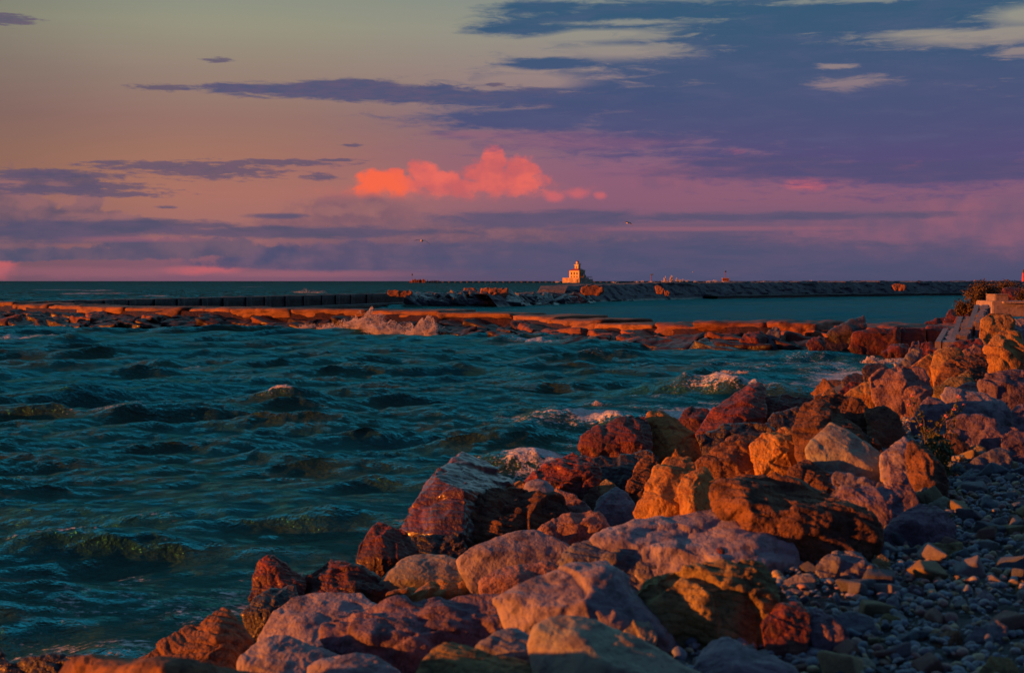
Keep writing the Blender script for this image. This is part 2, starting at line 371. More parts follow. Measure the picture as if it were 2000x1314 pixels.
def ground_z(x, y):
    d = sdist(x, y)
    t = np.clip((d + 0.5) / 6.0, 0, 1); t = t * t * (3 - 2 * t)
    z = -0.55 + 1.7 * t + np.where(d < -0.5, (d + 0.5) * 0.25, 0)
    far = np.clip((np.asarray(y) - 38) / 30, 0, 1) * np.clip((d - 2) / 6, 0, 1)
    return np.maximum(z + far * 0.55 + np.clip(d - 7, 0, 30) * 0.015, -3)
def gz(x, y): return float(ground_z(np.array([x]), np.array([y]))[0])
def hit(px, py):
    """depth at which the view through a photo point meets the ground"""
    lo = 4.0; last = lo
    Y = lo
    while Y < 140:
        p = at(px, py, Y)
        if p.z <= max(gz(p.x, Y), .03): break
        last = Y; Y *= 1.02
    lo, hi = last, Y
    for _ in range(12):
        mid = (lo + hi) / 2; p = at(px, py, mid)
        if p.z <= max(gz(p.x, mid), .03): hi = mid
        else: lo = mid
    return (lo + hi) / 2

# ------------------------------------------------------------------ boulders
PENDING = []
def R(kind, label, outline, by, inner=(), name='boulder', cat='boulder', lean=0.45, thick=0.8, rough=1.0, rnd=4, Y=None, chips=7, back=0.74, group='boulders of the riprap shore'):
    PENDING.append(dict(kind=kind, label=label, out=outline, by=by, inner=inner, name=name, cat=cat, lean=lean, thick=thick, rough=rough, rnd=rnd, Y=Y, chips=chips, back=back, group=group))
def hull_mesh(points, chips, rng, size):
    bm = bmesh.new()
    vs = [bm.verts.new(p) for p in points]
    r = bmesh.ops.convex_hull(bm, input=vs)
    bmesh.ops.delete(bm, geom=list({g for g in r['geom_interior'] + r['geom_unused'] if isinstance(g, bmesh.types.BMVert)}), context='VERTS')
    for _ in range(chips):
        vs = bm.verts[:]
        v = vs[rng.integers(len(vs))].co.copy()
        c = sum((w.co for w in vs), Vector()) / len(vs)
        n = (v - c).normalized() + Vector(rng.normal(0, .35, 3)); n.normalize()
        far = max((w.co - c).dot(n) for w in vs)
        pl = c + n * (far - size * rng.uniform(.010, .035))
        res = bmesh.ops.bisect_plane(bm, geom=bm.verts[:] + bm.edges[:] + bm.faces[:], plane_co=pl, plane_no=n, clear_outer=True)
        ed = [g for g in res['geom_cut'] if isinstance(g, bmesh.types.BMEdge)]
        if ed:
            try: bmesh.ops.holes_fill(bm, edges=ed)
            except Exception: pass
    me = bpy.data.meshes.new('hull'); bm.to_mesh(me); bm.free()
    return me
def remesh_many(items):
    """items: (mesh, voxel) -> list of (verts, faces)"""
    tmp = []
    for me, vox in items:
        o = bpy.data.objects.new('tmp', me); COL.objects.link(o)
        m = o.modifiers.new('r', 'REMESH'); m.mode = 'VOXEL'; m.voxel_size = vox; m.adaptivity = 0
        tmp.append(o)
    dg = bpy.context.evaluated_depsgraph_get(); res = []
    for o in tmp:
        ev = o.evaluated_get(dg); em = ev.to_mesh()
        v = np.empty(len(em.vertices) * 3, dtype=np.float32); em.vertices.foreach_get('co', v); v = v.reshape(-1, 3).astype(float)
        k = np.empty(len(em.loops), dtype=np.int32); em.loops.foreach_get('vertex_index', k)
        tot = np.empty(len(em.polygons), dtype=np.int32); em.polygons.foreach_get('loop_total', tot)
        assert (tot == 4).all()
        res.append((v, k.reshape(-1, 4))); ev.to_mesh_clear()
    for o in tmp:
        me = o.data; bpy.data.objects.remove(o); bpy.data.meshes.remove(me)
    return res
def smooth_verts(v, f, it, k=0.5):
    e = np.concatenate([f[:, [0, 1]], f[:, [1, 2]], f[:, [2, 3]], f[:, [3, 0]]])
    n = len(v); cnt = np.bincount(e[:, 0], minlength=n) + np.bincount(e[:, 1], minlength=n)
    for _ in range(it):
        a = np.stack([np.bincount(e[:, 0], v[e[:, 1], i], n) + np.bincount(e[:, 1], v[e[:, 0], i], n) for i in range(3)], 1)
        v = v + k * (a / np.maximum(cnt, 1)[:, None] - v)
    return v
def vnormals(v, f):
    a = np.cross(v[f[:, 2]] - v[f[:, 0]], v[f[:, 3]] - v[f[:, 1]])
    n = np.zeros_like(v)
    for i in range(4):
        for c in range(3): n[:, c] += np.bincount(f[:, i], a[:, c], len(v))
    return n / np.maximum(np.linalg.norm(n, axis=1), 1e-9)[:, None]
def roughen(v, f, size, rough, seed, rnd=4, strata=0.0, axis=(0.2, 0.3, 0.93)):
    v = smooth_verts(v, f, rnd)
    n = vnormals(v, f); q = v / size + seed * 3.7
    d = 0.014 * fbm(q * 2.4, 2, seed) + 0.009 * fbm(q * 6, 3, seed + 9, .5, True) + 0.005 * fbm(q * 20, 2, seed + 21)
    # broken ledges: steps of a slow field
    s = fbm(q * 4.2 + 5, 2, seed + 40) * 3.0; st = np.floor(s) + np.clip((s - np.floor(s)) * 5 - 2, 0, 1)
    d = d + 0.007 * st
    if rnd <= 4:
        k_ = 1.0 if rnd <= 2 else .75
        # fracture: blocky cells standing proud or back, with open joints between
        rg = np.random.default_rng(seed + 900); A = np.linalg.qr(rg.normal(0, 1, (3, 3)))[0] * np.array([[1.0], [1.25], [1.9]])
        w = v / size; w = w + .05 * np.stack([fbm(w * 4, 2, seed + 70 + i) for i in range(3)], 1)
        w = w @ A.T; pts = rg.uniform(w.min(0), w.max(0), (46, 3))
        D = np.sqrt(((w[:, None] - pts[None]) ** 2).sum(2)); o = np.argsort(D, 1)[:, :2]; r_ = np.arange(len(w)); d1 = D[r_, o[:, 0]]; d2 = D[r_, o[:, 1]]
        off = rg.normal(0, 1, 46); t = np.clip((d2 - d1) / .05, 0, 1); h1, h2 = off[o[:, 0]], off[o[:, 1]]
        ti = rg.normal(0, .115, (46, 3)); tl = np.clip((d2 - d1) / .03, 0, 1); s1 = ((w - pts[o[:, 0]]) * ti[o[:, 0]]).sum(1); s2 = ((w - pts[o[:, 1]]) * ti[o[:, 1]]).sum(1)
        d = d + k_ * np.clip(s1 * (.5 + .5 * tl) + s2 * (.5 - .5 * tl), -.018, .018)
        d = d + k_ * .0055 * (h1 * (.5 + .5 * t) + h2 * (.5 - .5 * t)) - .009 * np.clip(1 - (d2 - d1) / .035, 0, 1) * (hash3(o.sum(1), o[:, 0] * o[:, 1], o[:, 0] * 0, seed) > .45)
    if strata:
        ax = np.array(axis); t = q @ ax * 16 + 1.2 * fbm(q * 3, 2, seed + 3)
        fr = t - np.floor(t); d = d - strata * np.clip(1 - np.minimum(fr, 1 - fr) * 7, 0, 1) - strata * .7 * hash3(np.floor(t), np.floor(t) * 0, np.floor(t) * 0, seed)
    return v + n * (d * size * rough)[:, None]
STRATA = {'blue': 0.012, 'olive': 0.012, 'purple': 0.006, 'redwet': .008, 'brown': 0.012, 'wet': 0.008, 'red': .01}
def build_rocks():
    items = []; rng = np.random.default_rng(5)
    for r in PENDING:
        out = r['out']; by = r['by']
        ex = [p[2] if len(p) > 2 else 0 for p in out] + [0, 0]; out = [p[:2] for p in out]
        xs = [p[0] for p in out]; ys = [p[1] for p in out]
        cx = sum(xs) / len(xs); x0, x1 = min(xs), max(xs)
        Y = r['Y'] or hit(cx, by)
        r['Yv'] = Y
        pm = Y / F                                         # metres per photo pixel
        size = max(x1 - x0, by - min(ys)) * pm
        cyp = (min(ys) + by) / 2
        pts = [at(x0 + t_ * (x1 - x0), by + .22 / pm, Y + .02) for t_ in (.2, .8)]
        o2 = list(out) + [(x0 + .14 * (x1 - x0), by), (x1 - .14 * (x1 - x0), by)]
        for (x, y), e_ in zip(o2, ex):
            x = cx + (x - cx) * 1.025; y = cyp + (y - cyp) * 1.025
            h = (by - y) * pm; H = (by - min(ys)) * pm; pts.append(at(x, y, Y + r['lean'] * h * (.45 + 1.15 * h / H) + e_ * size))
        for (x, y, off) in r['inner']:
            h = (by - y) * pm; H = (by - min(ys)) * pm; pts.append(at(x, y, Y + r['lean'] * h * (.45 + 1.15 * h / H) - 1.35 * off * size))
        th = r['thick'] * min(x1 - x0, max(by - min(ys), .5 * (x1 - x0))) * pm
        for (x, y) in o2:
            k = r['back']; pts.append(at(cx + (x - cx) * k, cyp + (y - cyp) * k + .06 * (by - min(ys)), Y + r['lean'] * 1.1 * (by - min(ys)) * pm + th))
        c = sum(pts, Vector()) / len(pts); r['c'] = c; r['size'] = size
        ang = r['rnd'] <= 5; me = hull_mesh([p - c for p in pts], 6 if ang else r['chips'], rng, size); r['rnd'] = 1 if ang else 3 if r['rnd'] < 8 else 5
        pxs = max(x1 - x0, by - min(ys))
        items.append((me, size / (78 if pxs > 220 else 52 if pxs > 100 else 32 if pxs > 50 else 20)))
    for i, (r, (v, f)) in enumerate(zip(PENDING, remesh_many(items))):
        v = roughen(v, f, r['size'], r['rough'], i + 1, r['rnd'], STRATA.get(r['kind'], 0))
        o = link(r['name'], np_mesh(r['name'], v, f, M[r['kind']]), r['c'])
        tag(o, r['label'], r['cat'], r['group'])

# foreground, bottom left to right --------------------------------------------------
R('wet', 'flat wet slab at the bottom left corner, awash at the water edge', [(-10, 1300), (50, 1284), (110, 1279), (165, 1283), (228, 1310), (225, 1340)], 1360, rough=1.2)
R('wet', 'dark wet rock cut by the left edge of the photo', [(-70, 1290), (-40, 1262), (0, 1265), (20, 1290), (30, 1320)], 1350)
R('brown', 'brown ridge-backed boulder at the bottom left beside the water, orange on its near flank', [(224, 1316), (315, 1256), (378, 1221), (437, 1188), (456, 1204), (490, 1256), (478, 1300), (480, 1350), (220, 1360)], 1420, [(425, 1245, .10), (385, 1320, .16), (330, 1330, .14)], rough=1.2)
R('wet', 'small blue-topped dark block below the wet pyramid rock', [(472, 1197), (504, 1165), (535, 1148), (574, 1143), (582, 1165), (545, 1205), (507, 1227), (477, 1224)], 1245, [(500, 1198, .1), (548, 1182, .06)])
R('red', 'dark wet pyramid rock standing leftmost against the water', [(488, 1168), (496, 1125), (507, 1095), (525, 1081), (546, 1094), (597, 1127), (592, 1160), (500, 1185)], 1195, [(522, 1105, .06), (535, 1165, .12)], rough=1.3, rnd=2)
R('red', 'low jagged dark red rock between the two pyramids at the water', [(578, 1160), (592, 1134), (612, 1113), (648, 1081), (668, 1090), (708, 1100), (742, 1122), (765, 1145), (725, 1172), (650, 1172)], 1192, [(650, 1110, .08), (650, 1155, .12)], rough=1.5, rnd=2)
R('red', 'red brown pyramid boulder with a purple right slope at the water', [(696, 1092), (704, 1062), (732, 1022), (743, 1019), (789, 1040), (820, 1074), (790, 1100), (752, 1132), (706, 1105)], 1150, [(741, 1050, .08), (768, 1092, .12), (730, 1095, .1)], rough=1.0, rnd=2)
R('redwet', 'largest dark red boulder at the water with a flat blue top', [(775, 1034), (805, 985), (849, 922), (902, 883, .55), (950, 905, .6), (998, 940, .5), (975, 962, .2), (930, 985), (915, 1040), (900, 1066), (860, 1090), (805, 1052)], 1095, [(850, 926, .05), (908, 958, .12), (905, 1045, .15), (845, 1045, .15)], rough=1.0, rnd=2, lean=.5)
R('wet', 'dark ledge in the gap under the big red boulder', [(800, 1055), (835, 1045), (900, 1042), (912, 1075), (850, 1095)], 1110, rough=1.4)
R('green', 'smooth grey-green domed boulder behind the long purple one', [(728, 1163), (743, 1131), (789, 1089), (821, 1080), (867, 1083), (951, 1117), (958, 1140), (930, 1175), (750, 1178)], 1190, [(770, 1130, .05), (800, 1110, .03), (860, 1130, .06)], rnd=9, rough=.8)
R('ochre', 'rough ochre broken rock lying against the domed boulder', [(758, 1164), (798, 1149), (867, 1137), (918, 1142), (945, 1168), (940, 1185), (800, 1190)], 1205, [(860, 1160, .08)], rough=1.5)
R('lime', 'broad rounded boulder at the bottom left with an orange lit flank', [(505, 1250), (513, 1231), (535, 1196), (570, 1167), (602, 1157), (648, 1154), (704, 1158), (738, 1185), (760, 1230), (740, 1300), (650, 1330), (510, 1330)], 1365, [(585, 1215, .08), (600, 1270, .13)], rnd=9)
R('lime', 'low rounded boulder in front of the broad one, bottom left', [(467, 1286), (496, 1259), (535, 1244), (560, 1242), (602, 1259), (664, 1280), (710, 1330), (640, 1380), (480, 1380)], 1420, [(550, 1275, .08), (540, 1320, .14)], rnd=10)
R('lime', 'round-topped rock cut by the bottom edge left of the olive one', [(605, 1296), (650, 1284), (697, 1276), (735, 1282), (770, 1305), (800, 1330), (780, 1390), (600, 1390)], 1430, [(690, 1310, .1)], rnd=8)
R('purple', 'long purple boulder lying across the front with a pitted orange end', [(630, 1218), (648, 1200), (697, 1187), (750, 1176), (803, 1168), (909, 1165), (980, 1172), (1024, 1189), (1030, 1217), (944, 1252), (880, 1280), (822, 1300), (768, 1296), (669, 1276), (643, 1262)], 1325, [(690, 1205, .03), (720, 1240, .1), (850, 1225, .07)], rnd=5, thick=.7, rough=1.1)
R('lime', 'tall purple-grey boulder at the front centre with a small lit facet', [(972, 1175), (1019, 1140), (1048, 1121), (1090, 1110), (1118, 1098), (1189, 1096), (1224, 1140), (1245, 1168), (1276, 1203), (1318, 1256), (1300, 1290), (1200, 1280), (1097, 1230), (1020, 1195)], 1310, [(1026, 1170, .05), (1060, 1135, .03), (1140, 1180, .12), (1200, 1140, .05)], rnd=4)
R('pink', 'pink granular stone wedged behind the tall purple-grey boulder', [(936, 1133), (984, 1107), (1030, 1100), (1062, 1098), (1094, 1107), (1050, 1128), (991, 1158), (935, 1155)], 1190, [(1000, 1125, .06)], rnd=8, rough=1.2)
R('lime', 'smooth grey-mauve boulder in front of the speckled dark one', [(886, 1091), (921, 1068), (984, 1043), (1019, 1034), (1051, 1034), (1080, 1049), (1110, 1064), (1120, 1085), (1080, 1110), (991, 1112), (930, 1112)], 1145, [(950, 1075, .06), (990, 1055, .03)], rnd=9, rough=.7)
R('blue', 'dark slate hump with a small orange corner, centre front', [(1091, 1098), (1104, 1079), (1122, 1068), (1168, 1054), (1203, 1051), (1253, 1061), (1318, 1110), (1320, 1140), (1250, 1160), (1130, 1125)], 1185, [(1115, 1090, .06), (1200, 1090, .06)], rnd=4)
R('brown', 'long speckled dark boulder with an ochre squared left end', [(897, 990), (910, 962), (956, 955), (1027, 958), (1080, 962), (1113, 988), (1124, 1004), (1062, 1032), (991, 1043), (956, 1050), (904, 1068)], 1095, [(945, 985, .06), (952, 1045, .1), (1040, 990, .05)], rough=1.2, rnd=3)
R('lime', 'smooth egg-shaped stone behind the speckled long boulder', [(1020, 958), (1027, 942), (1048, 934), (1069, 939), (1097, 970), (1120, 997), (1080, 1005), (1030, 980)], 1025, [(1050, 955, .08)], rnd=10, rough=.7)
R('ochre', 'small ochre stone tucked left of the egg-shaped one', [(988, 957), (1005, 941), (1030, 935), (1040, 960), (1010, 975)], 1000)
R('red', 'dark red hollowed rock under the flat red block', [(1020, 938), (1058, 915), (1090, 895), (1118, 883), (1154, 895), (1172, 921), (1163, 952), (1135, 978), (1097, 965), (1050, 950)], 1005, [(1090, 905, .03), (1110, 940, .1)], rough=1.6, rnd=2)
R('red', 'flat-topped red block leaning at the water edge, shore centre', [(1130, 873), (1138, 852), (1159, 838), (1204, 819), (1234, 810), (1258, 814), (1272, 832), (1278, 866), (1272, 882), (1228, 890), (1168, 894), (1133, 884)], 935, [(1165, 870, .05), (1235, 862, .1)], rnd=3, rough=.9)
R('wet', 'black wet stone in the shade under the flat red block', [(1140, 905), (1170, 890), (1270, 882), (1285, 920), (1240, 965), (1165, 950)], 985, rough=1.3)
R('ochre', 'upright orange slab standing on end at the shore centre', [(1261, 820), (1267, 805), (1291, 800), (1312, 814), (1345, 841), (1374, 860), (1382, 890), (1330, 895), (1291, 900), (1279, 868)], 930, [(1293, 808, .04), (1312, 850, .12), (1322, 890, .16)], rnd=3, rough=.9, thick=.5)
R('red', 'small red stone between the upright slab and the maroon peak', [(1324, 822), (1333, 803), (1350, 795), (1375, 796), (1392, 803), (1378, 835), (1345, 842)], 870, [(1355, 818, .1)], rough=1.2)
R('red', 'tall maroon peaked boulder, highest of the shore centre', [(1354, 847), (1390, 802), (1435, 766), (1465, 751), (1486, 748), (1495, 758), (1496, 794), (1494, 818), (1450, 832), (1405, 838)], 885, [(1462, 760, .05), (1452, 800, .08), (1420, 830, .1)], rnd=3, rough=.8, lean=.6)
R('red', 'long low red block behind the maroon peak', [(1493, 771), (1540, 773), (1570, 775), (1600, 777), (1585, 795), (1540, 815), (1495, 818)], 840, [(1530, 792, .08)], rough=1.1)
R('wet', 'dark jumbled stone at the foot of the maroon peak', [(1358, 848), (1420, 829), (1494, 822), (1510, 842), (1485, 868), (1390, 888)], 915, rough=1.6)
R('wet', 'dark tilted slab right of the maroon peak', [(1494, 826), (1510, 808), (1560, 796), (1552, 832), (1510, 850)], 875, rough=1.2)
R('brown', 'orange-faced boulder with a long purple slope to the right', [(1543, 836), (1561, 796), (1575, 783), (1597, 780), (1632, 796), (1672, 830), (1714, 865), (1722, 886), (1690, 895), (1600, 888), (1570, 870)], 920, [(1590, 792, .03), (1612, 828, .08), (1590, 868, .13)], rnd=3, rough=1.1, lean=.55)
R('brown', 'dark rough boulder behind the orange-faced one', [(1588, 778), (1647, 769), (1681, 785), (1708, 808), (1724, 855), (1700, 880), (1640, 820)], 890, rough=1.4)
R('ochre', 'small knobbly orange stone beside the tan ball stone', [(1466, 871), (1480, 856), (1507, 847), (1534, 833), (1564, 838), (1576, 848), (1574, 866), (1557, 890), (1520, 912), (1508, 895)], 935, [(1515, 862, .1), (1535, 885, .1)], rough=1.4)
R('olive', 'small tan ball stone among orange rocks', [(1474, 884), (1490, 870), (1507, 880), (1512, 905), (1490, 912)], 925, rnd=9, rough=.7)
R('ochre', 'big bright orange boulder at the middle of the rock pile', [(1238, 1000), (1247, 975), (1256, 955), (1281, 913), (1305, 890), (1351, 888), (1358, 912), (1345, 960), (1340, 1004), (1290, 1012)], 1040, [(1310, 912, .05), (1290, 970, .12), (1325, 990, .12)], rnd=4, rough=1.1)
R('ochre', 'squared orange block against the big bright orange boulder', [(1325, 955), (1337, 925), (1376, 914), (1396, 934), (1398, 985), (1382, 1000), (1334, 1004)], 1030, [(1352, 938, .1), (1355, 990, .12)], rnd=4)
R('brown', 'brown boulder with an orange crest above the squared orange block', [(1358, 904), (1405, 865), (1441, 845), (1456, 853), (1477, 872), (1480, 890), (1468, 918), (1420, 945), (1392, 932)], 965, [(1440, 868, .08), (1420, 905, .1)], rough=1.1)
R('brown', 'big dark brown boulder with an orange patch on its left face', [(1394, 961), (1414, 941), (1445, 923), (1498, 925), (1548, 937), (1597, 958), (1668, 983), (1716, 1027), (1724, 1056), (1712, 1076), (1650, 1086), (1600, 1092), (1548, 1052), (1480, 1010), (1415, 1000)], 1118, [(1455, 955, .06), (1470, 1000, .13), (1550, 1000, .1), (1600, 1020, .06)], rough=1.15, rnd=4)
R('lime', 'largest pale boulder, mauve with a pink sunlit top edge', [(1152, 1059), (1182, 1033), (1238, 1022), (1344, 1003), (1447, 990), (1470, 1011), (1502, 1011), (1536, 1041), (1557, 1080), (1560, 1108), (1541, 1128), (1491, 1122), (1400, 1128), (1327, 1118), (1250, 1075), (1200, 1068)], 1145, [(1400, 1010, -.02), (1470, 1050, .08), (1480, 1105, .09), (1300, 1065, .08), (1330, 1030, .01)], rnd=6, rough=.8, lean=.7)
R('olive', 'jagged olive boulder with a horned right corner near the pebbles', [(1230, 1157), (1260, 1132), (1310, 1114), (1350, 1124), (1403, 1110), (1449, 1103), (1481, 1093), (1498, 1103), (1525, 1132), (1525, 1168), (1511, 1198), (1481, 1244), (1420, 1248), (1345, 1225), (1290, 1195)], 1275, [(1330, 1135, .03), (1400, 1150, .08), (1480, 1110, .05), (1440, 1200, .04), (1350, 1190, .08)], rough=1.5, rnd=3, lean=.2)
R('red', 'dark maroon block below the horned olive boulder', [(1486, 1222), (1519, 1181), (1562, 1177), (1582, 1203), (1585, 1233), (1578, 1268), (1505, 1276)], 1300, [(1535, 1200, .08)], rough=1.2)
R('purple', 'small purple stone right of the dark maroon block', [(1580, 1190), (1597, 1184), (1625, 1205), (1656, 1231), (1659, 1263), (1597, 1278), (1582, 1240)], 1295, [(1612, 1225, .08)], rnd=6)
R('lime', 'white-speckled rock cut by the bottom edge beside the pebbles', [(1373, 1268), (1399, 1248), (1431, 1251), (1491, 1276), (1548, 1304), (1580, 1340), (1540, 1390), (1400, 1390), (1350, 1330)], 1420, [(1440, 1300, .1)], rnd=6)
R('green', 'long smooth grey-green boulder at the bottom centre with a sun stripe', [(1026, 1225), (1062, 1209), (1115, 1204), (1168, 1213), (1238, 1241), (1309, 1273), (1362, 1301), (1400, 1340), (1380, 1410), (1150, 1410), (1075, 1330), (1050, 1260)], 1450, [(1120, 1240, .06), (1180, 1290, .1), (1260, 1320, .1)], rnd=9, rough=.8, thick=.7)
R('blue', 'blue-grey rock left of the long grey-green boulder', [(928, 1262), (967, 1234), (1002, 1225), (1040, 1238), (1076, 1270), (1117, 1310), (1130, 1380), (960, 1370)], 1410, [(1005, 1265, .1)], rnd=6)
R('olive', 'olive tan boulder cut by the bottom edge at centre', [(815, 1315), (832, 1284), (850, 1267), (885, 1257), (938, 1269), (981, 1282), (1034, 1290), (1085, 1312), (1110, 1360), (1080, 1430), (820, 1430)], 1460, [(880, 1290, .05), (930, 1330, .12)], rnd=7, rough=.8)
R('green', 'small grey-green wedge between the two centre front boulders', [(1187, 1221), (1231, 1199), (1256, 1195), (1283, 1242), (1270, 1270), (1205, 1245)], 1310, [(1235, 1215, .08)], rnd=5)
R('olive', 'small pointed tan stone standing by the dark blue one', [(1165, 978), (1171, 942), (1185, 932), (1205, 952), (1195, 985)], 1010, rnd=3)
R('blue', 'dark blue-grey cut stone left of the bright orange boulder', [(1160, 1000), (1164, 977), (1203, 951), (1224, 962), (1243, 981), (1240, 1020), (1189, 1030)], 1050, [(1190, 985, .08)], rnd=3)
R('brown', 'small brown stone left of the pointed tan one', [(1138, 976), (1154, 951), (1170, 946), (1172, 985), (1158, 996)], 1012)
R('brown', 'narrow dark orange rock in the gap beside the bright orange boulder', [(1222, 955), (1238, 916), (1263, 888), (1290, 884), (1275, 925), (1252, 965)], 1000, rough=1.3)
R('pink', 'cream and red mottled stone above the slate hump', [(1053, 1036), (1080, 1011), (1118, 1001), (1154, 997), (1177, 1012), (1186, 1030), (1161, 1055), (1115, 1066)], 1090, [(1115, 1025, .07)], rough=1.4)
R('pink', 'pinkish stone behind the mottled cream and red one', [(1085, 955), (1118, 962), (1156, 991), (1158, 1005), (1111, 1005)], 1035)
# right-hand middle ----------------------------------------------------------------
R('green', 'big smooth greenish boulder with a sunlit triangle at its top', [(1574, 879), (1588, 855), (1623, 824), (1660, 843), (1697, 868), (1735, 898), (1746, 940), (1700, 945), (1640, 925), (1588, 900)], 975, [(1620, 850, .05), (1660, 885, .1), (1700, 910, .08)], rnd=7, rough=.7)
R('purple', 'smooth mauve flank stone behind the big greenish boulder', [(1733, 896), (1762, 918), (1792, 963), (1796, 982), (1765, 995), (1742, 955)], 1015, rnd=6)
R('lime', 'shell-shaped grey boulder left of the brown leaning one', [(1719, 890), (1742, 867), (1767, 852), (1782, 872), (1793, 921), (1792, 945), (1765, 935), (1737, 908)], 985, [(1760, 885, .08)], rnd=6)
R('brown', 'leaning brown boulder at the edge of the pebbles by the weeds', [(1771, 865), (1784, 854), (1803, 867), (1843, 910), (1855, 950), (1836, 973), (1809, 962), (1788, 920)], 990, [(1800, 885, .06), (1815, 930, .08)], rnd=4)
R('brown', 'small dark stone with an orange lit top below the greenish boulder', [(1540, 922), (1551, 902), (1576, 895), (1599, 909), (1644, 950), (1630, 970), (1580, 960)], 990, [(1572, 912, .06), (1600, 945, .08)], rough=1.2)
R('lime', 'long narrow pale slab below the greenish boulder', [(1595, 915), (1625, 918), (1654, 926), (1740, 946), (1740, 960), (1660, 965), (1620, 945)], 985, rnd=7)
R('purple', 'smooth purple boulder under the long narrow pale slab', [(1627, 968), (1647, 955), (1689, 950), (1752, 951), (1767, 965), (1760, 1002), (1719, 1027), (1690, 1012)], 1050, [(1690, 980, .08)], rnd=5)
R('purple', 'banded mauve boulder resting alone on the pebbles', [(1722, 1050), (1731, 1026), (1767, 994), (1802, 980), (1830, 987), (1852, 1004), (1872, 1032), (1860, 1052), (1809, 1064), (1749, 1070)], 1080, [(1770, 1020, .08), (1820, 1020, .08)], rnd=6, rough=.9)
R('green', 'small flat grey stone on the pebbles behind the banded one', [(1811, 983), (1844, 969), (1875, 988), (1855, 1000), (1822, 998)], 1006, rnd=7, cat='stone', name='stone', group='stones lying on the pebble beach')
R('olive', 'flat yellowish slab on the pebbles below the banded boulder', [(1796, 1077), (1820, 1061), (1850, 1064), (1882, 1057), (1871, 1077), (1816, 1095)], 1100, rnd=4, cat='stone', name='stone', group='stones lying on the pebble beach')
R('blue', 'dark blue block on the pebbles right of the largest pale boulder', [(1592, 1105), (1629, 1075), (1682, 1075), (1705, 1104), (1698, 1133), (1625, 1136)], 1146, [(1640, 1095, .07)], cat='stone', name='stone', rnd=3, group='stones lying on the pebble beach')
R('green', 'smooth tan oval stone at the foot of the largest pale boulder', [(1523, 1137), (1555, 1121), (1583, 1121), (1596, 1132), (1569, 1149), (1528, 1152)], 1158, rnd=9, rough=.6, cat='stone', name='stone', group='stones lying on the pebble beach')
R('blue', 'smooth dark blue oval stone just below the tan oval one', [(1523, 1158), (1548, 1147), (1574, 1157), (1562, 1173), (1527, 1173)], 1178, rnd=9, rough=.6, cat='stone', name='stone', group='stones lying on the pebble beach')
R('olive', 'yellow cobble right of the dark blue block', [(1701, 1098), (1721, 1080), (1740, 1094), (1726, 1116)], 1120, rnd=5, cat='stone', name='stone', group='stones lying on the pebble beach')
R('olive', 'yellow cobble right of the grey slab at the bottom', [(1712, 1218), (1731, 1197), (1757, 1206), (1763, 1225), (1731, 1233)], 1238, rnd=5, cat='stone', name='stone', group='stones lying on the pebble beach')
R('blue', 'grey slab in the pebbles between purple stone and yellow cobble', [(1618, 1202), (1660, 1190), (1707, 1203), (1714, 1236), (1690, 1252), (1640, 1240)], 1258, rnd=4, cat='stone', name='stone', group='stones lying on the pebble beach')
R('lime', 'grey-white cobble alone in the pebbles near the right edge', [(1895, 1176), (1922, 1149), (1944, 1166), (1930, 1182)], 1192, rnd=6, cat='stone', name='stone', group='stones lying on the pebble beach')
R('pink', 'pitted pinkish stone on the pebbles', [(1761, 1112), (1784, 1100), (1808, 1111), (1795, 1124)], 1128, rough=1.5, cat='stone', name='stone', group='stones lying on the pebble beach')
R('olive', 'tan stone at the bottom right corner', [(1912, 1312), (1933, 1280), (1968, 1283), (1990, 1304), (1995, 1330)], 1345, rnd=7, cat='stone', name='stone', group='stones lying on the pebble beach')
R('red', 'red stone below the small purple one at the bottom', [(1592, 1268), (1632, 1268), (1635, 1286), (1600, 1290)], 1296, cat='stone', name='stone', group='stones lying on the pebble beach')
R('green', 'tan rounded stone in the pebbles beside the bottom edge', [(1645, 1305), (1665, 1285), (1695, 1283), (1712, 1300), (1700, 1325)], 1330, rnd=8, cat='stone', name='stone', group='stones lying on the pebble beach')
R('blue', 'slate-blue tilted stone left of the lower yellow cobble', [(1722, 1190), (1735, 1168), (1752, 1160), (1758, 1182), (1740, 1200)], 1204, rnd=4, cat='stone', name='stone', group='stones lying on the pebble beach')
R('blue', 'bluish flat rock sunk in the pebbles near the right bottom', [(1880, 1250), (1905, 1225), (1945, 1210), (1968, 1222), (1950, 1250), (1910, 1265)], 1270, rnd=5, cat='stone', name='stone', group='stones lying on the pebble beach')
R('olive', 'buff stone in the pebbles at the right edge', [(1982, 1145), (1996, 1132), (2012, 1140), (2010, 1158)], 1164, rnd=5, cat='stone', name='stone', group='stones lying on the pebble beach')
R('blue', 'grey wedge of stone on the pebbles beside the yellow cobble', [(1697, 1145), (1712, 1118), (1724, 1120), (1726, 1148)], 1152, rnd=4, cat='stone', name='stone', group='stones lying on the pebble beach')
R('purple', 'purplish block in the pebbles below the pitted pinkish stone', [(1758, 1160), (1780, 1140), (1805, 1148), (1800, 1170), (1770, 1175)], 1180, rnd=4, cat='stone', name='stone', group='stones lying on the pebble beach')
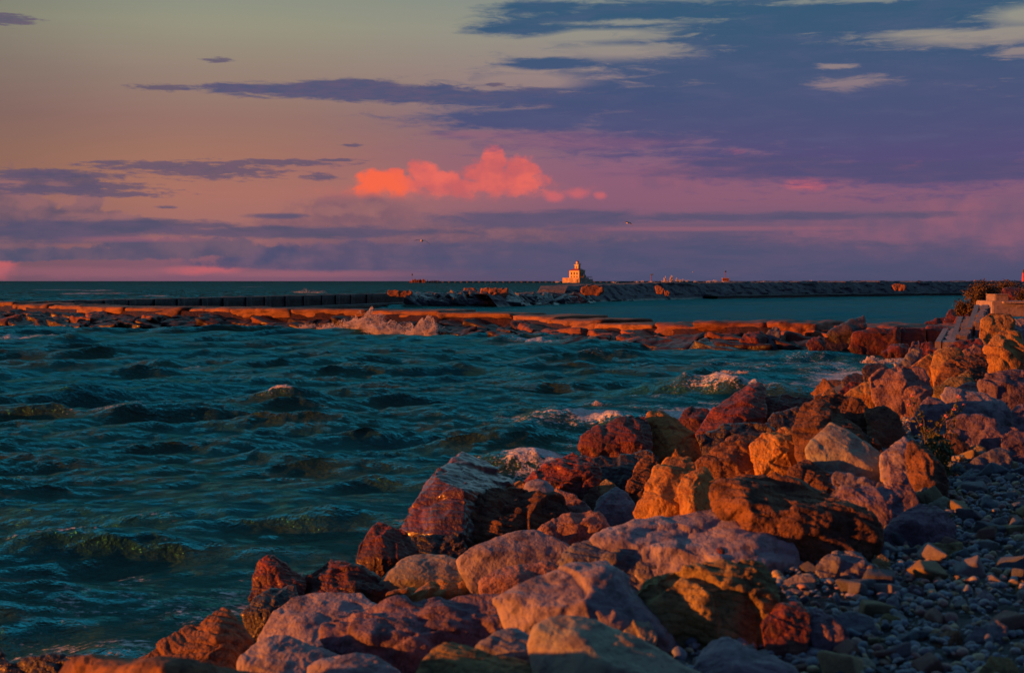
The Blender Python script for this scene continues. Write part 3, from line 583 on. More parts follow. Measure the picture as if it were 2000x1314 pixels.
# upper right ----------------------------------------------------------------------
R('ochre', 'yellow-orange smooth boulder with a shaded lower half', [(1647, 772), (1665, 758), (1686, 748), (1713, 744), (1729, 735), (1750, 747), (1754, 772), (1733, 794), (1697, 790), (1665, 780)], 812, [(1690, 770, .06), (1720, 775, .08)], rnd=6, rough=.8)
R('ochre', 'small orange stone left of the yellow-orange boulder', [(1605, 772), (1615, 759), (1631, 760), (1636, 775), (1620, 782)], 800)
R('red', 'low red stone behind the yellow-orange boulder', [(1637, 764), (1660, 746), (1699, 745), (1690, 765), (1650, 772)], 785)
R('pink', 'big boulder with a rosy flat top and dark hollow front', [(1700, 740), (1718, 724), (1766, 714), (1804, 722), (1819, 749), (1823, 766), (1800, 788), (1766, 790), (1745, 765)], 818, [(1760, 745, .06), (1790, 765, .1)], rough=1.1)
R('wet', 'round dark boulder awash in the foam', [(1682, 721), (1692, 711), (1710, 709), (1726, 710), (1736, 717), (1730, 735), (1702, 740)], 750, rnd=6)
R('wet', 'low dark rock awash left of the round one', [(1642, 743), (1665, 727), (1690, 731), (1685, 747)], 758)
R('ochre', 'smooth yellow boulder, half lit, below the concrete steps', [(1817, 717), (1825, 685), (1846, 674), (1873, 682), (1884, 692), (1866, 714), (1838, 748), (1822, 735)], 765, [(1848, 692, .08), (1838, 725, .1)], rnd=7, rough=.7)
R('brown', 'rough orange boulder right of the smooth yellow one', [(1823, 743), (1844, 711), (1878, 692), (1918, 687), (1931, 693), (1925, 728), (1910, 750), (1875, 760), (1840, 757)], 785, [(1870, 712, .05), (1880, 740, .1)], rough=1.4)
R('ochre', 'orange sloping rock left of the smooth yellow boulder', [(1779, 714), (1800, 701), (1814, 692), (1830, 686), (1832, 735), (1815, 745), (1797, 728)], 760)
R('olive', 'olive stone with an orange lit ridge under the rough orange boulder', [(1818, 760), (1854, 740), (1880, 733), (1892, 726), (1912, 747), (1905, 762), (1873, 770), (1838, 775)], 800, [(1880, 748, .05)], rnd=5)
R('pink', 'rounded rosy stone behind the long pale boulder', [(1863, 759), (1894, 746), (1916, 748), (1932, 772), (1910, 785), (1875, 780)], 808, rnd=7)
R('lime', 'long pale boulder with an orange knob at its left end', [(1836, 772), (1846, 755), (1868, 760), (1916, 768), (1964, 788), (1982, 810), (1968, 828), (1916, 820), (1873, 808), (1850, 795)], 850, [(1880, 780, .05), (1930, 800, .08)], rnd=7, rough=.8)
R('purple', 'round purple speckled boulder above the weeds', [(1778, 828), (1793, 796), (1814, 772), (1836, 775), (1852, 797), (1843, 823), (1814, 838)], 858, [(1818, 800, .1)], rnd=5)
R('purple', 'big purple boulder at the right edge above the long pale one', [(1913, 749), (1926, 727), (1966, 722), (2000, 724), (2045, 760), (2040, 795), (1985, 800), (1935, 778)], 830, [(1960, 750, .07)], rnd=5)
R('ochre', 'orange boulder with a grey top at the right edge', [(1919, 682), (1937, 663), (1953, 644), (1993, 650), (2012, 690), (1975, 710), (1948, 706)], 740, [(1955, 668, .08), (1965, 690, .1)])
R('ochre', 'rounded orange boulder below the concrete blocks', [(1913, 640), (1916, 626), (1926, 615), (1969, 612), (1981, 627), (1970, 645), (1940, 660), (1914, 661)], 685, [(1940, 632, .08)], rnd=5)
R('lime', 'grey boulder with an orange left edge beside the concrete blocks, right edge', [(1959, 631), (1975, 622), (2000, 622), (2015, 645), (1990, 655), (1965, 642)], 680, rnd=5)
R('brown', 'dark tan rough stone below the rosy-topped boulder', [(1690, 796), (1726, 791), (1753, 810), (1766, 840), (1758, 858), (1724, 845), (1700, 825)], 885, rough=1.2)
R('olive', 'small tan stone leaning on the dark tan rough one', [(1722, 832), (1740, 823), (1755, 840), (1752, 860), (1735, 865)], 882)
R('purple', 'broad flat purple boulder behind the weeds at the right', [(1843, 817), (1875, 812), (1916, 814), (1990, 835), (2015, 870), (1945, 875), (1870, 855)], 895, rnd=5, rough=1.1)
R('brown', 'layered tan rock right of the weeds', [(1842, 842), (1873, 847), (1896, 877), (1891, 888), (1846, 875)], 905, rough=1.3)
R('blue', 'dark flat slab at the edge of the pebbles, right', [(1884, 906), (1916, 884), (1953, 873), (1979, 880), (1955, 908), (1914, 920)], 932, rnd=3)
R('olive', 'small tan stone behind the dark flat slab', [(1898, 884), (1910, 867), (1928, 874), (1925, 892)], 912)
R('purple', 'dark rock cut by the right edge above the pebbles', [(1955, 858), (1975, 840), (2010, 845), (2025, 890), (1985, 900)], 915)
R('purple', 'shaded rock at the right edge right of the long pale boulder', [(1975, 805), (1990, 790), (2020, 795), (2030, 835), (1990, 840)], 860)
R('blue', 'bluish flat stone on the upper pebbles by the dark slab', [(1870, 945), (1890, 930), (1925, 928), (1938, 940), (1900, 952)], 957, rnd=5, cat='stone', name='stone', group='stones lying on the pebble beach')
R('blue', 'thin grey slab lying in the foam rubble below the pier end', [(1746, 719), (1766, 698), (1784, 680), (1800, 682), (1790, 700), (1768, 722)], 735, thick=.5)
R('purple', 'purple shard sticking up below the pier end', [(1768, 696), (1782, 668), (1795, 664), (1800, 690), (1785, 702)], 722, thick=.5)
R('red', 'red shard beside the purple one below the pier end', [(1792, 700), (1800, 668), (1818, 664), (1830, 680), (1815, 698)], 725, thick=.5)
R('pink', 'pink flat rock between the yellow boulder and the grey boulder', [(1878, 688), (1900, 674), (1938, 671), (1930, 690), (1895, 698)], 715, rnd=5)
R('red', 'dark rock under the concrete steps', [(1845, 680), (1870, 665), (1915, 660), (1925, 678), (1880, 690)], 710)
R('red', 'long low red rock at the landward end of the pier', [(1801, 636), (1809, 627), (1836, 619), (1848, 618), (1850, 634), (1815, 640)], 650)
R('red', 'maroon block standing above the pier end', [(1842, 627), (1855, 604), (1876, 606), (1887, 612), (1884, 630), (1858, 642)], 655, [(1866, 622, .08)])
R('red', 'bright red rough rock left of the concrete steps', [(1854, 640), (1868, 622), (1886, 613), (1895, 606), (1892, 630), (1878, 650)], 668, rough=1.4)
R('brown', 'brown rock behind the concrete steps under the bush', [(1875, 612), (1890, 598), (1912, 596), (1916, 612), (1895, 622)], 640)
R('red', 'reddish rock above the concrete blocks by the bush', [(1950, 575), (1962, 562), (1985, 560), (2003, 566), (2000, 578), (1970, 582)], 600, Y=88)
# ------------------------------------------------------------------ ground of the shore
def build_ground():
    ys = np.concatenate([np.arange(2.5, 30, .15), np.arange(30, 160, .6)]); t = np.linspace(-1, 1, 190)
    YY, TT = np.meshgrid(ys, t, indexing='ij')
    XX = TT * (9 + YY * .55) + YY * .1
    p = np.stack([XX.ravel(), YY.ravel(), np.zeros(XX.size)], 1)
    z = ground_z(p[:, 0], p[:, 1]) + 0.05 * fbm(p * 1.1, 3, 3) + .02 * fbm(p * 6, 2, 8)
    p[:, 2] = z
    n, m = XX.shape; i = np.arange((n - 1) * (m - 1)); r = i // (m - 1); c = i % (m - 1); a = r * m + c
    f = np.stack([a, a + 1, a + m + 1, a + m], 1)
    mat = rock_mat('beach_gravel', (.13, .13, .14), (.10, .095, .10), (.05, .045, .045), .85, .03, 3, .5, .3)
    o = link('beach', np_mesh('beach', p, f, mat)); o['kind'] = 'structure'
build_ground()

# ------------------------------------------------------------------ low stone pier in the middle distance (plan, from the photo)
CAP = [(-420, 128, 585, 4), (-150, 110, 588, 4), (0, 102, 590, 4), (130, 96.5, 597.5, 4), (300, 90.5, 600, 4), (550, 85.5, 603.5, 4), (800, 81.5, 606.5, 4), (1000, 77.5, 614, 4), (1080, 74, 620, 4), (1200, 69.8, 633, 4), (1310, 66.8, 632, 4), (1440, 64.3, 628, 4), (1640, 62, 632, 4), (1690, 60.5, 640, 4), (1855, 59.0, 642, 4)]
CX = np.array([at(c[0], c[2], c[1]).x for c in CAP]); CY = np.array([c[1] for c in CAP]); CZ = np.array([at(c[0], c[2], c[1]).z for c in CAP])
TOE = [(-420, 616), (-150, 622), (0, 629), (100, 641), (300, 646), (500, 642), (700, 650), (860, 656), (1000, 661), (1170, 673), (1300, 680), (1480, 687), (1600, 684), (1700, 692), (1860, 692)]
TX = np.array([at(p, y, on_z(p, y, 0)).x for p, y in TOE]); TY = np.array([on_z(p, y, 0) for p, y in TOE])
CS = np.concatenate([[0], np.cumsum(np.hypot(np.diff(CX), np.diff(CY)))])
def pier_at(s):
    """cap front edge at distance s along the pier: x, y, z, unit direction"""
    x, y, z = np.interp(s, CS, CX), np.interp(s, CS, CY), np.interp(s, CS, CZ)
    x2, y2 = np.interp(s + .5, CS, CX), np.interp(s + .5, CS, CY); x1, y1 = np.interp(s - .5, CS, CX), np.interp(s - .5, CS, CY)
    d = np.array([x2 - x1, y2 - y1]); d /= np.hypot(*d)
    return x, y, z, d
# mid breakwater face line (water line in the photo) and the dark wall
MID = [(600, 608), (1000, 599), (1100, 592), (1200, 588.5), (1300, 585.5), (1400, 583.5), (1600, 580), (1850, 577), (2060, 575), (2500, 572)]
MX = np.array([at(p, y, on_z(p, y, 0)).x for p, y in MID]); MY = np.array([on_z(p, y, 0) for p, y in MID])

# ------------------------------------------------------------------ lake
CRESTS = [  # px, py of the crest, width in metres, height, foam
    (535, 772, 1.1, .34, .9), (470, 790, 2.4, .30, .35), (1165, 798, 1.5, .40, .9), (1075, 805, 2.6, .34, .45), (1432, 738, 2.6, .62, .75), (1372, 748, 1.1, .4, .9), (1040, 893, 1.3, .34, .9), (985, 898, 1.5, .26, .3), (350, 706, 3.6, .36, .5), (62, 650, 4.2, .55, .7),
    (330, 742, 3.0, .3, .3), (210, 795, 2.6, .3, .35), (120, 1036, 1.7, .24, .40), (200, 1100, 1.0, .2, .42), (640, 985, 2.0, .34, .12), (770, 970, 1.2, .2, .3), (90, 830, 1.6, .25, .1), (110, 1150, .8, .16, .35), (590, 672, 3.0, .4, .1), (760, 664, 3, .4, .25), (1040, 660, 2.4, .36, .8), (1095, 668, 1.8, .26, .55), (960, 655, 3.0, .4, .5),
    (1230, 780, 2.0, .3, .35), (1280, 772, 2.2, .25, .4), (1135, 690, 2.4, .35, .4), (1060, 716, 2.2, .3, .25), (1130, 716, 2.0, .3, .2), (20, 1120, .9, .22, .1), (300, 1000, 1.6, .22, .2), (880, 700, 2.2, .3, .1), (700, 745, 2.0, .25, .1), (240, 1250, .7, .14, .45), (90, 1255, .9, .14, .4)]
def build_water():
    rng = np.random.default_rng(3)
    ys = [5.0]
    while ys[-1] < 420: ys.append(ys[-1] + .020 * (ys[-1] / 10) ** 1.22)
    while ys[-1] < 4500: ys.append(ys[-1] * 1.012)
    ys[-1] = 4500; ys = np.array(ys)
    ta = np.tan(np.linspace(math.radians(-27), math.radians(25), 800))
    YY, TT = np.meshgrid(ys, ta, indexing='ij'); XX = YY * TT
    x0, y0 = XX.ravel(), YY.ravel()
    dy = np.interp(y0, ys, np.gradient(ys)); dx = y0 * .00115
    px = 1000 + F * x0 / y0
    capY = np.interp(px, 1000 + F * CX / CY, CY) + 3.0; midY = np.interp(px, 1000 + F * MX / MY, MY)
    behind = np.clip((y0 - capY) / 4, 0, 1) * (px > -500)
    open2 = np.clip((y0 - midY) / 10, 0, 1); open2 = np.where(px < 130, behind, open2)
    calm = behind * (1 - open2)
    sd = np.where(y0 < 130, sdist(x0, np.minimum(y0, 150)), -50)
    amp = (1 - .80 * calm) * (1 + .9 * open2 * np.clip(y0 / 600, 0, 1)) * np.clip(.25 + (-sd) / 3.0, .25, 1)
    z = np.zeros_like(x0); ox = np.zeros_like(x0); oy = np.zeros_like(x0); steep = np.zeros_like(x0)
    N = 120
    lam = np.exp(np.linspace(math.log(.22), math.log(6.5), N)) * rng.uniform(.94, 1.06, N)
    for l in lam:
        th = math.radians(-72) + rng.normal(0, .33 + .22 * (l < 1.0))        # travel direction, towards the viewer and the right
        kx, ky = math.cos(th) * 2 * math.pi / l, math.sin(th) * 2 * math.pi / l
        k = 2 * math.pi / l
        ka = .062 * (l ** .12) * (1.0 if l < 3.5 else .8)
        ph = rng.uniform(0, 6.28)
        # slow groups so that the chop is patchy
        gk = rng.normal(0, .25 / max(l, .6), 2); gp = rng.uniform(0, 6.28)
        g = .62 + .55 * np.sin(gk[0] * x0 + gk[1] * y0 + gp)
        eff = np.abs(ky) / k * dy + np.abs(kx) / k * dx
        w = amp * g * np.clip((l / np.maximum(eff, 1e-4) - 2.2) / 2.0, 0, 1)
        a = ka / k; p = kx * x0 + ky * y0 + ph
        c, s = np.cos(p) * w, np.sin(p) * w
        z += a * c; ox -= a * s * kx / k; oy -= a * s * ky / k; steep += ka * c
    foam = np.clip((steep - 1.05) * 1.6, 0, .8) * (1 - calm)
    for (cx, cy, wm, h, fo) in CRESTS:
        Y = on_z(cx, cy, h * .8); X = (cx - 1000) / F * Y
        m = (np.abs(x0 - X) < wm * 3) & (np.abs(y0 - Y) < 4)
        a = x0[m] - X; b = y0[m] - Y + .12 * a - .10 * a * a / max(wm, .5) * .4
        front = np.where(b < 0, .22 + .10 * wm, .6 + .25 * wm)
        e = np.exp(-(a / wm) ** 2); r = e * np.exp(-(b / front) ** 2)
        wob = .75 + .5 * fbm(np.stack([x0[m] * 1.3, y0[m] * .8, np.full(m.sum(), wm)], 1), 3, 5)
        z[m] += h * (.85 if fo > .45 else .5) * r * wob; oy[m] -= .25 * h * r
        foam[m] = np.maximum(foam[m], fo * np.exp(-(a / (wm * .55)) ** 2) * np.exp(-(np.maximum(b, 0) / (.40 + .10 * wm)) ** 2) * np.exp(-(np.minimum(b, 0) / (.26 + .06 * wm)) ** 2) * 1.0)
    q = np.stack([x0, y0, z * 0], 1)
    near = y0 < 140
    n1 = np.zeros_like(x0); n1[near] = fbm(q[near] * np.array([.45, .45, 1]), 3, 77)
    # foam along the rocks, the pier toe and in the surf corner below the pier end
    shore = np.exp(-np.maximum(-sd - .2, 0) / .9) * np.clip(.55 + n1 * .9, 0, 1)
    surf = np.exp(-(((x0 - 11.5) / 4.5) ** 2 + ((y0 - 48) / 6) ** 2)) * np.clip(.75 + n1, 0, 1)
    surf2 = np.exp(-(((x0 + 3.4) / 1.3) ** 2 + ((y0 - 12.2) / 1.3) ** 2)) * np.clip(.6 + n1, 0, 1)
    toe = np.interp(px, 1000 + F * TX / TY, TY); pier = np.exp(-np.abs(y0 - toe + .4) / 1.0) * np.clip(.35 + n1 * 1.2, 0, 1) * (px < 1720)
    foam = np.clip(np.maximum.reduce([foam, shore * .85, surf * .8, surf2 * .5, pier * .75]), 0, 1)
    # far white caps
    fm = (y0 > 150) & (open2 > .5)
    wc = fbm(np.stack([x0[fm] * .035, y0[fm] * .02, 0 * x0[fm]], 1), 3, 31)
    foam[fm] = np.maximum(foam[fm], np.clip((wc - .56) * 6, 0, .6))
    # sheltered water laps only lightly; keep it under the ground on land
    v = np.stack([x0 + ox, y0 + oy, np.where(sd > 2.5, -.2, z)], 1)
    n, m_ = XX.shape; i = np.arange((n - 1) * (m_ - 1)); a = (i // (m_ - 1)) * m_ + i % (m_ - 1)
    f = np.stack([a, a + 1, a + m_ + 1, a + m_], 1)
    m, nt, b, out = new_mat('lake_water'); nt.nodes.remove(b)
    t = nt.nodes.new('ShaderNodeTexCoord'); at_ = nt.nodes.new('ShaderNodeAttribute'); at_.attribute_name = 'foam'
    fo = E(nt, at_.outputs['Fac']); P = t.outputs['Object']
    r1 = noise(nt, vmul(nt, P, (2.4, 4.2, 3)), 1, 6, 0.62, .6); r2 = noise(nt, vmul(nt, P, (9, 13, 9)), 1, 4, 0.6, .4)
    r0 = noise(nt, vmul(nt, P, (.35, .75, 1)), 1, 4, .6)
    bp = nt.nodes.new('ShaderNodeBump'); bp.inputs['Strength'].default_value = .8; bp.inputs['Distance'].default_value = .19
    nt.links.new((r1 + r2 * .6 + r0 * 1.2).s, bp.inputs['Height'])
    # unresolved chop of the distant lake: facets turned every way
    geo = nt.nodes.new('ShaderNodeNewGeometry'); spx = nt.nodes.new('ShaderNodeSeparateXYZ'); nt.links.new(P, spx.inputs[0])
    wgt = E(nt, spx.outputs[1]).smooth(45, 320, .12, 1.0)
    pv = nt.nodes.new('ShaderNodeVectorMath'); pv.operation = 'MULTIPLY_ADD'; nt.links.new(noise(nt, vmul(nt, P, (.9, .9, 1)), 1, 5, .7, 0, True), pv.inputs[0]); pv.inputs[1].default_value = (1.5, 1.9, 0); pv.inputs[2].default_value = (-.75, -1.55, 0)
    ps = nt.nodes.new('ShaderNodeVectorMath'); ps.operation = 'SCALE'; nt.links.new(pv.outputs[0], ps.inputs[0]); nt.links.new(wgt.s, ps.inputs['Scale'])
    pa = nt.nodes.new('ShaderNodeVectorMath'); pa.operation = 'ADD'; nt.links.new(bp.outputs[0], pa.inputs[0]); nt.links.new(ps.outputs[0], pa.inputs[1])
    bp = nt.nodes.new('ShaderNodeVectorMath'); bp.operation = 'NORMALIZE'; nt.links.new(pa.outputs[0], bp.inputs[0])
    fr = nt.nodes.new('ShaderNodeFresnel'); fr.inputs['IOR'].default_value = 1.34; nt.links.new(bp.outputs[0], fr.inputs['Normal'])
    gl_ = nt.nodes.new('ShaderNodeBsdfGlossy'); gl_.inputs['Color'].default_value = WATER_TINT; gl_.inputs['Roughness'].default_value = .09; nt.links.new(bp.outputs[0], gl_.inputs['Normal'])
    df = nt.nodes.new('ShaderNodeBsdfDiffuse'); nt.links.new(mixc(nt, noise(nt, vmul(nt, P, (.12, .12, 1)), 1, 3).smooth(.35, .65), WATER_A, WATER_B), df.inputs['Color']); nt.links.new(bp.outputs[0], df.inputs['Normal'])
    tr = nt.nodes.new('ShaderNodeBsdfTranslucent'); tr.inputs['Color'].default_value = (.055, .07, .025, 1)
    ms0 = nt.nodes.new('ShaderNodeMixShader'); ms0.inputs[0].default_value = .35; nt.links.new(df.outputs[0], ms0.inputs[1]); nt.links.new(tr.outputs[0], ms0.inputs[2])
    ms = nt.nodes.new('ShaderNodeMixShader'); nt.links.new((E(nt, fr.outputs[0]) * .95).min(.75).s, ms.inputs[0]); nt.links.new(ms0.outputs[0], ms.inputs[1]); nt.links.new(gl_.outputs[0], ms.inputs[2])
    fd = nt.nodes.new('ShaderNodeBsdfDiffuse'); fd.inputs['Color'].default_value = (.80, .77, .76, 1); nt.links.new(bp.outputs[0], fd.inputs['Normal'])
    f1 = noise(nt, vmul(nt, P, (3.2, 5.0, 4)), 1, 6, .7, 1.2); f2 = noise(nt, vmul(nt, P, (14, 20, 12)), 1, 4, .65)
    mask = (fo * 1.05 + (f1 - .5) * 1.9 + (f2 - .5) * 1.6 - .40).smooth(0, .4) * fo.smooth(.02, .22) * .85
    mf = nt.nodes.new('ShaderNodeMixShader'); nt.links.new(mask.s, mf.inputs[0]); nt.links.new(ms.outputs[0], mf.inputs[1]); nt.links.new(fd.outputs[0], mf.inputs[2])
    nt.links.new(mf.outputs[0], out.inputs[0])
    o = link('lake_water', np_mesh('lake_water', v, f, m, True, {'foam': foam})); o['kind'] = 'structure'
WATER_TINT = (.10, .84, 1.0, 1); WATER_A = (.020, .12, .105); WATER_B = (.062, .098, .036)
build_water()

# ------------------------------------------------------------------ the low pier: capstones, core, loose blocks
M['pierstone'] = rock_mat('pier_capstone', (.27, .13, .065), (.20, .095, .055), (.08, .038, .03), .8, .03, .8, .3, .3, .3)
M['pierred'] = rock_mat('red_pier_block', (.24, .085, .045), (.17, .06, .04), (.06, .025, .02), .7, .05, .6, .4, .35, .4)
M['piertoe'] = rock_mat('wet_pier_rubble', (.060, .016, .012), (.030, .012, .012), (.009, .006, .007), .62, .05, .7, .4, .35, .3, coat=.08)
M['moss'] = rock_mat('mossy_wet_stone', (.075, .06, .02), (.05, .04, .022), (.02, .018, .012), .5, .05, .7, .4, .45, .3)
M['darkwall'] = rock_mat('dark_wall_stone', (.085, .07, .07), (.055, .045, .05), (.02, .018, .02), .8, .05, .35, .3, .3, .3)
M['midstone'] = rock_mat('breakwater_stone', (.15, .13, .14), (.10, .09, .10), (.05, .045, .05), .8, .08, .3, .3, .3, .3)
M['litstone'] = rock_mat('sunlit_breakwater_stone', (.36, .16, .07), (.28, .12, .06), (.12, .06, .04), .85, .05, .5, .3, .25)  # orange of the low sun put into the stone's base colour
def block_variants(n, seed, shape=(1, .7, .5), jitter=.16, rough=1.0, rnd=2, res=22):
    rng = np.random.default_rng(seed); items = []
    for i in range(n):
        pts = [Vector((x * shape[0] / 2, y * shape[1] / 2, z * shape[2] / 2)) + Vector(rng.normal(0, jitter * .5, 3) * np.array(shape)) for x in (-1, 1) for y in (-1, 1) for z in (-1, 1)]
        items.append((hull_mesh(pts, 5, rng, max(shape)), max(shape) / res))
    return [(roughen(v, f, max(shape), rough, seed * 10 + i, rnd, .006), f) for i, (v, f) in enumerate(remesh_many(items))]
def build_pier():
    x, y, z, d = pier_at(CS[-1] * .5)
    root = empty('stone_pier', (x, y, 0), 'low stone pier crossing the view, its orange lit capstones above wet rubble', 'pier')
    inv = Matrix.Translation((-x, -y, 0))
    # core under the caps, sloping down to the toe
    S = np.arange(0, CS[-1] + .1, .5); prof = [(-4.6, -1.2, 0), (-4.2, .0, 1), (0.05, .0, 1), (.25, -.75, 1), (1.2, .02, 2), (2.4, -.25, 2), (3.6, -.9, 0)]
    vs = []; rng = np.random.default_rng(8)
    for s in S:
        cx, cy, cz, dd = pier_at(s); nx, ny = dd[1], -dd[0]
        toe = max(1.6, min(4.5, 2.9))
        for (o, h, k) in prof:
            zz = {0: h, 1: cz - .25 + min(h, 0), 2: h * max(cz, .8)}[k]
            vs.append((cx + nx * o - x, cy + ny * o - y, zz))
    n, m = len(S), len(prof); i = np.arange((n - 1) * (m - 1)); a = (i // (m - 1)) * m + i % (m - 1)
    v = np.array(vs, dtype=float); v += .12 * np.stack([fbm(v * 1.3, 2, 1), fbm(v * 1.3, 2, 2), fbm(v * 1.3, 3, 4)], 1)
    link('core', np_mesh('core', v, np.stack([a, a + m, a + m + 1, a + 1], 1), M['piertoe']), None, root)
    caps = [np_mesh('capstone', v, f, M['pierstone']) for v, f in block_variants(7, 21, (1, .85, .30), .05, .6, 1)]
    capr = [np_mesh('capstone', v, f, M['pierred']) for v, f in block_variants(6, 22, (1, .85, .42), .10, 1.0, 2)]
    s = 0.0
    while s < CS[-1] - 1:
        cx, cy, cz, dd = pier_at(s)
        ppx = 1000 + F * cx / cy
        red = ppx > 1180
        L = rng.uniform(2.2, 3.6) if red else rng.uniform(3.4, 5.8)
        mx, my, mz, dd = pier_at(s + L / 2); nx, ny = dd[1], -dd[0]
        wid = 4.0; hh = (1.0 if ppx < 125 else .62) if not red else (.75 if ppx < 1640 else 1.1)
        me = (capr if red else caps)[rng.integers(6)]
        o = link('capstone', me, None, root); off = -wid / 2 + rng.uniform(-.12, .12)
        h3 = hh / (.42 if red else .30)
        o.scale = (L * 1.02, wid / .85, h3); o.rotation_euler = (rng.normal(0, .008), rng.normal(0, .012), math.atan2(dd[1], dd[0]) + (math.pi if rng.random() < .5 else 0) + rng.normal(0, .008))
        o.location = (mx + nx * off - x, my + ny * off - y, mz - hh / 2 + rng.normal(0, .025))
        s += L
    # rubble blocks on the lakeward slope, each one loose
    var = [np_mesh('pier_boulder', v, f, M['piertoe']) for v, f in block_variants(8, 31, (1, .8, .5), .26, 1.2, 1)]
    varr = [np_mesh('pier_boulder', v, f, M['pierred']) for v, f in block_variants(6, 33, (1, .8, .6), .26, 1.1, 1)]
    varm = [np_mesh('pier_boulder', v, f, M['moss']) for v, f in block_variants(4, 35, (1, .8, .55), .2, 1.2, 2)]
    for row, (fr, count) in enumerate(((.14, 84), (.50, 88), (.90, 92))):
        for j in range(count):
            s = (j + .5 + rng.uniform(-.35, .35)) / count * (CS[-1] - 3) + 1
            cx, cy, cz, dd = pier_at(s); nx, ny = dd[1], -dd[0]; ppx = 1000 + F * cx / cy
            if ppx > 1690 or ppx < -120: continue
            tx = np.interp(ppx, 1000 + F * TX / TY, TY); span = max(1.4, (cy - tx) * .95)
            o = link('pier_boulder', var[rng.integers(8)])
            px_, py_ = cx + nx * span * fr, cy + ny * span * fr
            zz = max(cz - .58, .2) * (1 - .8 * fr) + .06
            big = ppx > 1120
            sz = rng.uniform(1.1, 1.9) if not big else rng.uniform(1.3, 2.2)
            r = rng.random()
            if big and row < 2 and r < .75: o.data = varr[rng.integers(6)]
            elif big and row == 2 and r < .55: o.data = varm[rng.integers(4)]
            elif not big and r < .10: o.data = varr[rng.integers(6)]
            o.scale = (sz * rng.uniform(1.15, 1.5), sz * rng.uniform(.85, 1.15), sz * rng.uniform(.75, 1.1))
            o.location = (px_, py_, max(cz - .70, .25) * (1.0, .82, .58)[row] - .25 * o.scale.z + rng.normal(0, .04))
            o.rotation_euler = (rng.normal(.14, .10), rng.normal(0.05, .12), math.atan2(dd[1], dd[0]) + rng.normal(0, .14))
            lb = {'wet_pier_rubble': 'wet purple-black rubble block on the lakeward slope of the low pier', 'red_pier_block': 'red-brown rubble block on the lakeward slope of the low pier', 'mossy_wet_stone': 'mossy olive block at the waterline of the low pier'}[o.data.materials[0].name]
            tag(o, lb, 'rubble block', lb.replace('block ', 'blocks '))
build_pier()
# distinct blocks at the landward end of the pier
G2 = 'broken blocks at the landward end of the pier'
R('wet', 'tilted dark slab sticking up from the pier end, highest there', [(1613, 652), (1640, 632), (1660, 624), (1687, 616), (1693, 634), (1674, 649), (1640, 657)], 662, [(1655, 628, .05), (1660, 645, .1)], Y=58.5, rnd=2, rough=.7, group=G2, thick=.5)
R('red', 'red lit block in the water below the tilted pier slab', [(1574, 670), (1585, 660), (1601, 655), (1613, 669), (1608, 680), (1580, 681)], 690, [(1598, 668, .1)], Y=57, rnd=2, group=G2)
R('red', 'long red wall block at the end of the pier', [(1655, 680), (1668, 650), (1690, 642), (1755, 640), (1758, 682), (1720, 688)], 696, [(1690, 650, .06), (1740, 650, .06)], Y=56.5, rnd=2, rough=.8, group=G2, lean=.2)
R('red', 'second red wall block, between the long one and the blue-topped one', [(1758, 640), (1808, 641), (1810, 676), (1790, 684), (1758, 682)], 696, [(1768, 650, .05), (1800, 650, .05)], Y=56.8, rnd=2, rough=.8, group=G2, lean=.2)
R('red', 'red wall block with a flat blue top where the pier meets the shore', [(1807, 643), (1812, 636), (1852, 638), (1858, 644), (1850, 666), (1820, 671)], 690, [(1812, 645, .08), (1848, 646, .08)], Y=57, rnd=2, rough=.8, group=G2, lean=.3)
R('red', 'orange-red broken block at the foot of the pier end wall', [(1722, 690), (1740, 672), (1775, 670), (1778, 680), (1760, 693)], 700, [(1745, 680, .1)], Y=54.5, rnd=2, group=G2)
R('red', 'orange squared block in the pier rubble beside the tilted slab', [(1446, 664), (1455, 652), (1490, 645), (1500, 660), (1485, 680), (1455, 680)], 690, [(1475, 660, .12)], Y=60.3, rnd=2, group=G2)
R('blue', 'blue-topped dark block in the pier rubble', [(1496, 650), (1512, 637), (1523, 640), (1525, 655), (1500, 662)], 684, Y=60.5, rnd=2, group=G2)
R('wet', 'black block in the shade below the tilted pier slab', [(1605, 660), (1660, 652), (1665, 680), (1640, 690), (1605, 685)], 695, Y=58.2, rnd=2, group=G2)

